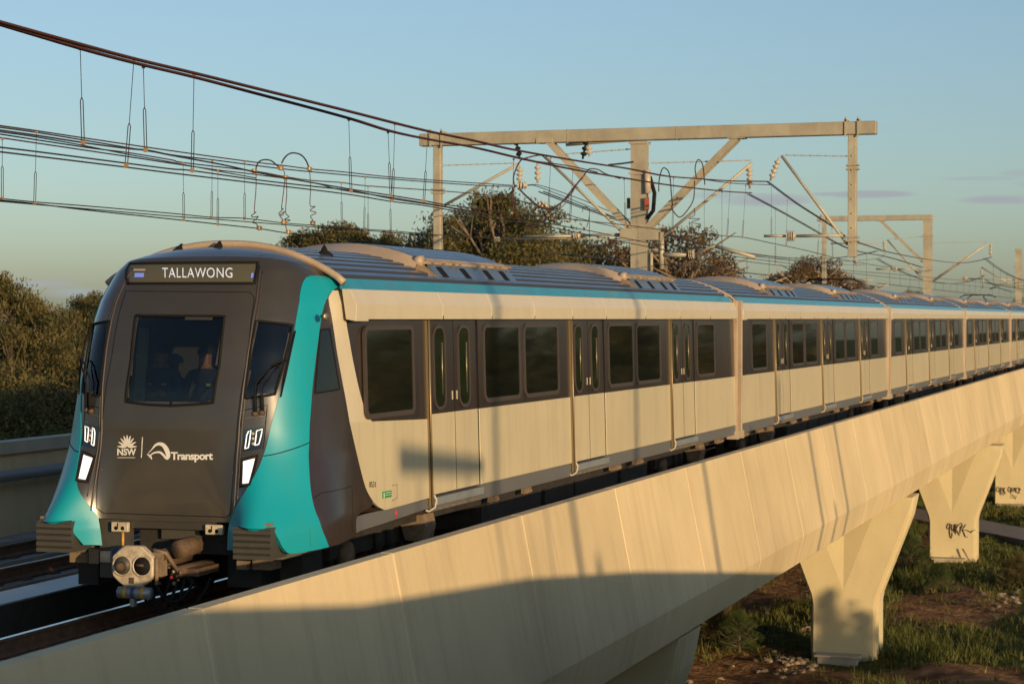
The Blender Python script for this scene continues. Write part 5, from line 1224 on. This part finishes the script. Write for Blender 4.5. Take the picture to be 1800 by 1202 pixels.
MB().tube([(p.x, p.y, p.z - .02), (p.x, p.y, p.z - .16)], .02, 6).build('mast_stem', 'pod', m_)
mb = MB()
for dx, dy in ((-.13, -.1), (.17, -.1), (.17, .25), (-.13, .25)): mb.tube([(p.x + dx * .5, p.y + dy * .4, p.z - .01), (p.x + dx, p.y + dy, p.z - .19 - dx * .3)], .009, 4)
mb.build('mast_leg', 'roof', m_)
MB().lathe(at(565, 556, 9.02) - OFF, (1, -.6, 0), [(0, .02), (.07, .02), (.072, .045), (.09, .03)], 10).build('side_lamp', 'bright', LC)

# cab interior and the two people in it
cab = MB().box(-1.25, 1.25, 2.10, 2.14, 1.1, 3.3).box(-1.25, 1.25, .35, 2.1, 1.04, 1.1).box(-1.1, 1.1, 1.3, 2.1, 3.3, 3.34).box(-1.28, -1.25, .7, 2.1, 1.1, 3.0); cab.build('cab_interior', 'cabin', LC)
MB().box(-1.0, 1.0, .35, .62, 1.1, 1.95).build('cab_desk', 'desk', LC, bevel=.02)
def pl(px0, px1, py0, py1, s):
    a = at_s(px0, py0, s) - OFF; b = at_s(px1, py1, s) - OFF; return a, b
a, b = pl(241, 266, 707, 568, 21.0)
MB().add([(a.x, a.y - .12, 2.05), (a.x + .13, a.y - .12, 2.05), (a.x + .15, a.y, 3.05), (a.x + .02, a.y, 3.05), (a.x, a.y - .1, 2.05), (a.x + .13, a.y - .1, 2.05), (a.x + .15, a.y + .02, 3.05), (a.x + .02, a.y + .02, 3.05)], [(0, 1, 2, 3), (7, 6, 5, 4), (0, 4, 5, 1), (1, 5, 6, 2), (2, 6, 7, 3), (3, 7, 4, 0)]).build('cab_strip', 'cabpanel', LC)  # pale green upright strip standing behind the windscreen glass
MB().box(1.0, 1.16, .95, 1.0, 2.0, 3.05).build('cab_strip', 'cabpanel', LC)
def person(px, py, s, label, hands):
    h = at_s(px, py, s); hz = h.z; x, y = h.x, h.y
    t = thing('person', label, 'person', (x, y, 1.1), group=None); t.rotation_euler = (0, 0, 0)
    H0 = hz - 1.1
    J = {'pel': (0, 0, .93, .15, .11), 'sp': (0, .0, 1.12, .14, .10), 'ch': (0, .01, 1.32, .17, .11), 'nk': (0, 0, 1.46, .06, .06), 'hd': (0, -.01, 1.56, .085, .095), 'tp': (0, 0, 1.68, .08, .09),
         'rs': (.19, .0, 1.39, .065, .06), 'ls': (-.19, .0, 1.39, .065, .06), 're': (.25, -.08, 1.13, .045, .045), 'le': (-.25, -.08, 1.13, .045, .045),
         'rh': (.10, -.30, hands, .034, .034), 'lh': (-.08, -.30, hands, .034, .034),
         'rk': (.1, -.02, .50, .075, .075), 'lk': (-.1, -.02, .50, .075, .075), 'ra': (.1, .02, .09, .05, .05), 'la': (-.1, .02, .09, .05, .05), 'rt': (.1, -.16, .03, .04, .03), 'lt': (-.1, -.16, .03, .04, .03)}
    k = H0 / 1.6; names = list(J); me = bpy.data.meshes.new('body'); me.from_pydata([(v[0], v[1], v[2] * k) for v in J.values()], [(names.index(a), names.index(b)) for a, b in (('pel', 'sp'), ('sp', 'ch'), ('ch', 'nk'), ('nk', 'hd'), ('hd', 'tp'), ('ch', 'rs'), ('ch', 'ls'), ('rs', 're'), ('ls', 'le'), ('re', 'rh'), ('le', 'lh'), ('pel', 'rk'), ('pel', 'lk'), ('rk', 'ra'), ('lk', 'la'), ('ra', 'rt'), ('la', 'lt'))], [])
    o = bpy.data.objects.new('body', me); col.objects.link(o); md = o.modifiers.new('skin', 'SKIN'); sb = o.modifiers.new('sub', 'SUBSURF'); sb.levels = 1; sb.render_levels = 1
    for i, v in enumerate(J.values()): me.skin_vertices[0].data[i].radius = (v[3], v[4])
    me.skin_vertices[0].data[0].use_root = True
    dg = bpy.context.evaluated_depsgraph_get(); nm = bpy.data.meshes.new_from_object(o.evaluated_get(dg)); bpy.data.objects.remove(o)
    nm.materials.clear(); nm.materials.append(M_['navy']); nm.materials.append(M_['skin'])
    for p in nm.polygons:
        c = p.center; p.use_smooth = True
        if c.z > 1.45 * k or (c.y < -.24 and c.z > .8): p.material_index = 1
    nm.name = 'body'; link('body', nm, t)
    hm = MB()
    rows = []
    for q in range(6):
        f = q / 5; r = .105 * math.cos(f * 1.45); rows.append([(r * math.cos(b), .015 + r * 1.1 * math.sin(b), 1.60 * k + .115 * math.sin(f * 1.5)) for b in [2 * math.pi * i / 12 for i in range(13)]])
    hm.grid(rows); hm.build('hair', 'hair', t)
    fm = MB().lathe((0, -.105, 1.565 * k), (0, -1, .0), [(0, .012), (.025, .008)], 6); fm.lathe((.035, -.095, 1.59 * k), (0, -1, 0), [(0, .010), (.006, .005)], 6).lathe((-.035, -.095, 1.59 * k), (0, -1, 0), [(0, .010), (.006, .005)], 6).box(-.025, .025, -.105, -.098, 1.515 * k, 1.522 * k); fm.build('face', 'skin', t)
    for sg in (1, -1):
        for q in range(4): MB().tube([(sg * .09 - .028 + .018 * q, -.31, hands * k), (sg * .09 - .028 + .018 * q - sg * .01, -.36 - .008 * (q % 3), (hands - .005) * k), (sg * .09 - .026 + .018 * q, -.375, (hands - .04) * k)], .0085, 5).build('finger', 'skin', t)
        MB().tube([(sg * .09 - sg * .03, -.30, hands * k), (sg * .09 - sg * .055, -.335, (hands + .01) * k)], .010, 5).build('thumb', 'skin', t)
    MB().box(.06, .12, -.125, -.115, 1.25 * k, 1.28 * k).box(-.12, -.06, -.125, -.115, 1.25 * k, 1.28 * k).build('patch', 'hivis', t)
person(284, 620, 21.25, 'person in dark navy clothing at the left of the cab windscreen, hands forward', 1.18)
person(362, 622, 21.55, 'person in dark clothing farther back at the right of the cab windscreen', 1.05)

# ---------------------------------------------------------------- below the nose
def PL(px, py, s): return at_s(px, py, s) - OFF
for sg in (1, -1):
    mb = MB(); x0, x1 = (.95, 1.37) if sg > 0 else (-1.37, -.95)
    n = 5; z0, z1 = .655, .985
    prof = [(.12, z0)]
    for k in range(n):
        a = z0 + (z1 - z0) * k / n; b = z0 + (z1 - z0) * (k + 1) / n
        prof += [(-.31, a), (-.31, b - .028), (-.288, b - .018)]
    prof += [(-.28, z1), (.12, z1)]
    mb.prism(prof, 'x', x0, x1); mb.build('anticlimber', 'buffer', LC)
    MB().box(x0 + .02, x1 - .02, .05, .7, .62, 1.02).build('anticlimber_box', 'skirt', LC)
    MB().box(sg * 1.0, sg * 1.35, -.26, .0, 1.0, 1.03).build('anticlimber_lid', 'underlit', LC)
    MB().box(sg * .82, sg * .94, .05, .2, .50, .66).box(sg * .98, sg * 1.2, .1, .35, .50, .64).build('lifeguard_bracket', 'underlit', LC)
    MB().box(sg * .68, sg * .80, .05, .12, .52, .64).build('number_plate', 'coupler', LC) if sg < 0 else None
    MB().box(sg * 1.1, sg * 1.35, .55, 1.1, .2, .63).build('sand_box', 'under', LC)
MB().box(-.83, -.45, .10, .16, .35, .985).build('apron', 'buffer', LC)
MB().box(-.45, .75, .30, .36, .62, .985).build('apron', 'under', LC)
MB().box(-.55, .55, .085, .14, .90, .985).build('front_sill', 'dark', LC)
MB().box(-.15, .3, .22, .28, .78, .90).build('plate', 'buffer', LC)
for px in (195, 360):
    a = PL(px, 934 if px < 300 else 939, 20.22); mb = MB().box(a.x, a.x + .205, a.y, a.y + .05, a.z, a.z + .105); o = mb.build('cream_block', 'coupler', LC, bevel=.008)
    for dx in (.06, .14):
        MB().lathe((a.x + dx, a.y + .004, a.z + .04), (0, -1, 0), [(0, .022), (.006, .022)], 10).build('hole', 'black', o)
        if dx < .1: MB().box(a.x + dx + .018, a.x + dx + .026, a.y - .006, a.y + .0, a.z + .03, a.z + .095).build('mark', 'black', o)
MB().tube([PL(216, 935, 20.3), PL(216, 965, 20.3)], .018, 6).build('orange_pipe', 'yellow', LC)
# coupler
c = Vector((.0, -.72, .585))
oct_ = [(-.235, -.10), (-.235, .10), (-.16, .165), (-.10, .215), (.10, .215), (.16, .165), (.235, .10), (.235, -.10), (.17, -.16), (.10, -.205), (-.10, -.205), (-.17, -.16)]
cp = MB().prism([(c.x + x, c.z + z) for x, z in oct_], 'y', c.y, c.y + .10).build('coupler', 'coupler', LC, bevel=.015)
for dx, m in ((-.115, 'pipe'), (.115, 'rust')):
    MB().lathe((c.x + dx, c.y + .0, c.z + .01), (0, -1, 0), [(0, .112), (.012, .112), (.012, .098), (.002, .095)], 24).build('coupler_rim', 'coupler', cp)
    MB().lathe((c.x + dx, c.y - .004, c.z + .01), (0, -1, 0), [(0, .094), (.002, .094)], 24).build('coupler_cup', 'black' if dx > 0 else 'buffer', cp)
MB().lathe((c.x - .115, c.y - .006, c.z + .0), (0, -1, 0), [(0, .05), (.05, .045), (.09, .03), (.095, .005)], 14).build('coupler_cone', 'rust', cp)
MB().tube([(c.x + .05, c.y - .008, c.z + .02), (c.x + .14, c.y - .02, c.z + .02)], .014, 6).box(c.x - .02, c.x + .02, c.y - .02, c.y, c.z - .17, c.z - .11).build('coupler_hook', 'rust', cp)
MB().box(c.x - .20, c.x + .20, c.y + .10, c.y + .42, c.z - .15, c.z + .15).build('coupler_body', 'rust', cp, bevel=.03)
MB().box(c.x + .2, c.x + .30, c.y + .06, c.y + .2, c.z - .1, c.z + .15).tube([(c.x + .2, c.y + .1, c.z + .17), (c.x + .32, c.y + .12, c.z + .14), (c.x + .36, c.y + .3, c.z - .05)], .022, 7).tube([(c.x + .26, c.y + .04, c.z + .1), (c.x + .26, c.y + .04, c.z - .18)], .02, 7).build('coupler_latch', 'underlit', cp)
MB().tube([(c.x + .0, c.y + .4, c.z), (c.x, c.y + 1.4, c.z + .02)], .11, 14).build('draw_bar', 'rust', cp)
MB().tube([(c.x + .22, c.y + .62, c.z + .12), (c.x + .24, c.y + 1.25, c.z + .15)], .10, 16).build('air_cylinder', 'rust', cp)
MB().tube([(c.x + .30, c.y + .35, c.z - .1), (c.x + .34, c.y + 1.1, c.z - .08)], .065, 12).build('air_cylinder', 'rust', cp)
MB().box(c.x + .05, c.x + .5, c.y + .5, c.y + 1.0, c.z - .14, c.z - .06).build('coupler_tray', 'rust', cp)
MB().lathe((c.x + .33, c.y + .25, c.z - .13), (0, -1, 0), [(0, .02), (.03, .02)], 8).build('red_cap', 'red', cp)
eh = MB().tube([(c.x - .18, c.y + .05, c.z - .275), (c.x + .19, c.y + .05, c.z - .275)], .062, 16).build('electric_head', 'pipe', cp)
for dx, m in ((-.10, 'yellow'), (.0, 'blue'), (.10, 'yellow')): MB().tube([(c.x + dx - .022, c.y + .05, c.z - .275), (c.x + dx + .022, c.y + .05, c.z - .275)], .0635, 16).build('marking', m, eh)
MB().box(c.x - .05, c.x + .0, c.y + .04, c.y + .1, c.z - .42, c.z - .33).box(c.x - .12, c.x + .12, c.y + .03, c.y + .07, c.z - .235, c.z - .2).build('head_bracket', 'pipe', cp)
MB().box(-.40, -.28, -.45, -.1, .46, .74).build('junction_box', 'desk', cp, bevel=.02)
for k, (x0, dz, x1, y1) in enumerate(((.08, .30, .36, .2), (.12, .36, .42, .25), (.02, .26, .30, .15), (.2, .22, .5, .3), (.16, .40, .34, .4), (.22, .3, .6, .5))):
    q = [Vector((lerp(x0, x1, i / 12), c.y + .1 + y1 * i / 12, c.z - .16 - dz * math.sin(math.pi * i / 12) ** .7)) for i in range(13)]
    MB().tube(q, .017, 7).build('air_hose', 'black', cp)
for k in range(22):
    x = c.x + random.uniform(.18, .40); z = c.z + random.uniform(-.22, .12); y = c.y + random.uniform(.12, .35); r = random.uniform(.008, .022)
    MB().tube([(x, y, z), (x + random.uniform(-.05, .05), y - .03, z + random.uniform(-.05, .05))], r, 6).build('fitting', random.choice(['rust', 'underlit', 'bright', 'black']), cp)
MB().box(-.5, -.35, .0, .3, .35, .55).build('bogie_guard', 'under', LC); MB().box(.5, .9, .5, 1.2, .25, .6).build('bogie_guard', 'under', LC)
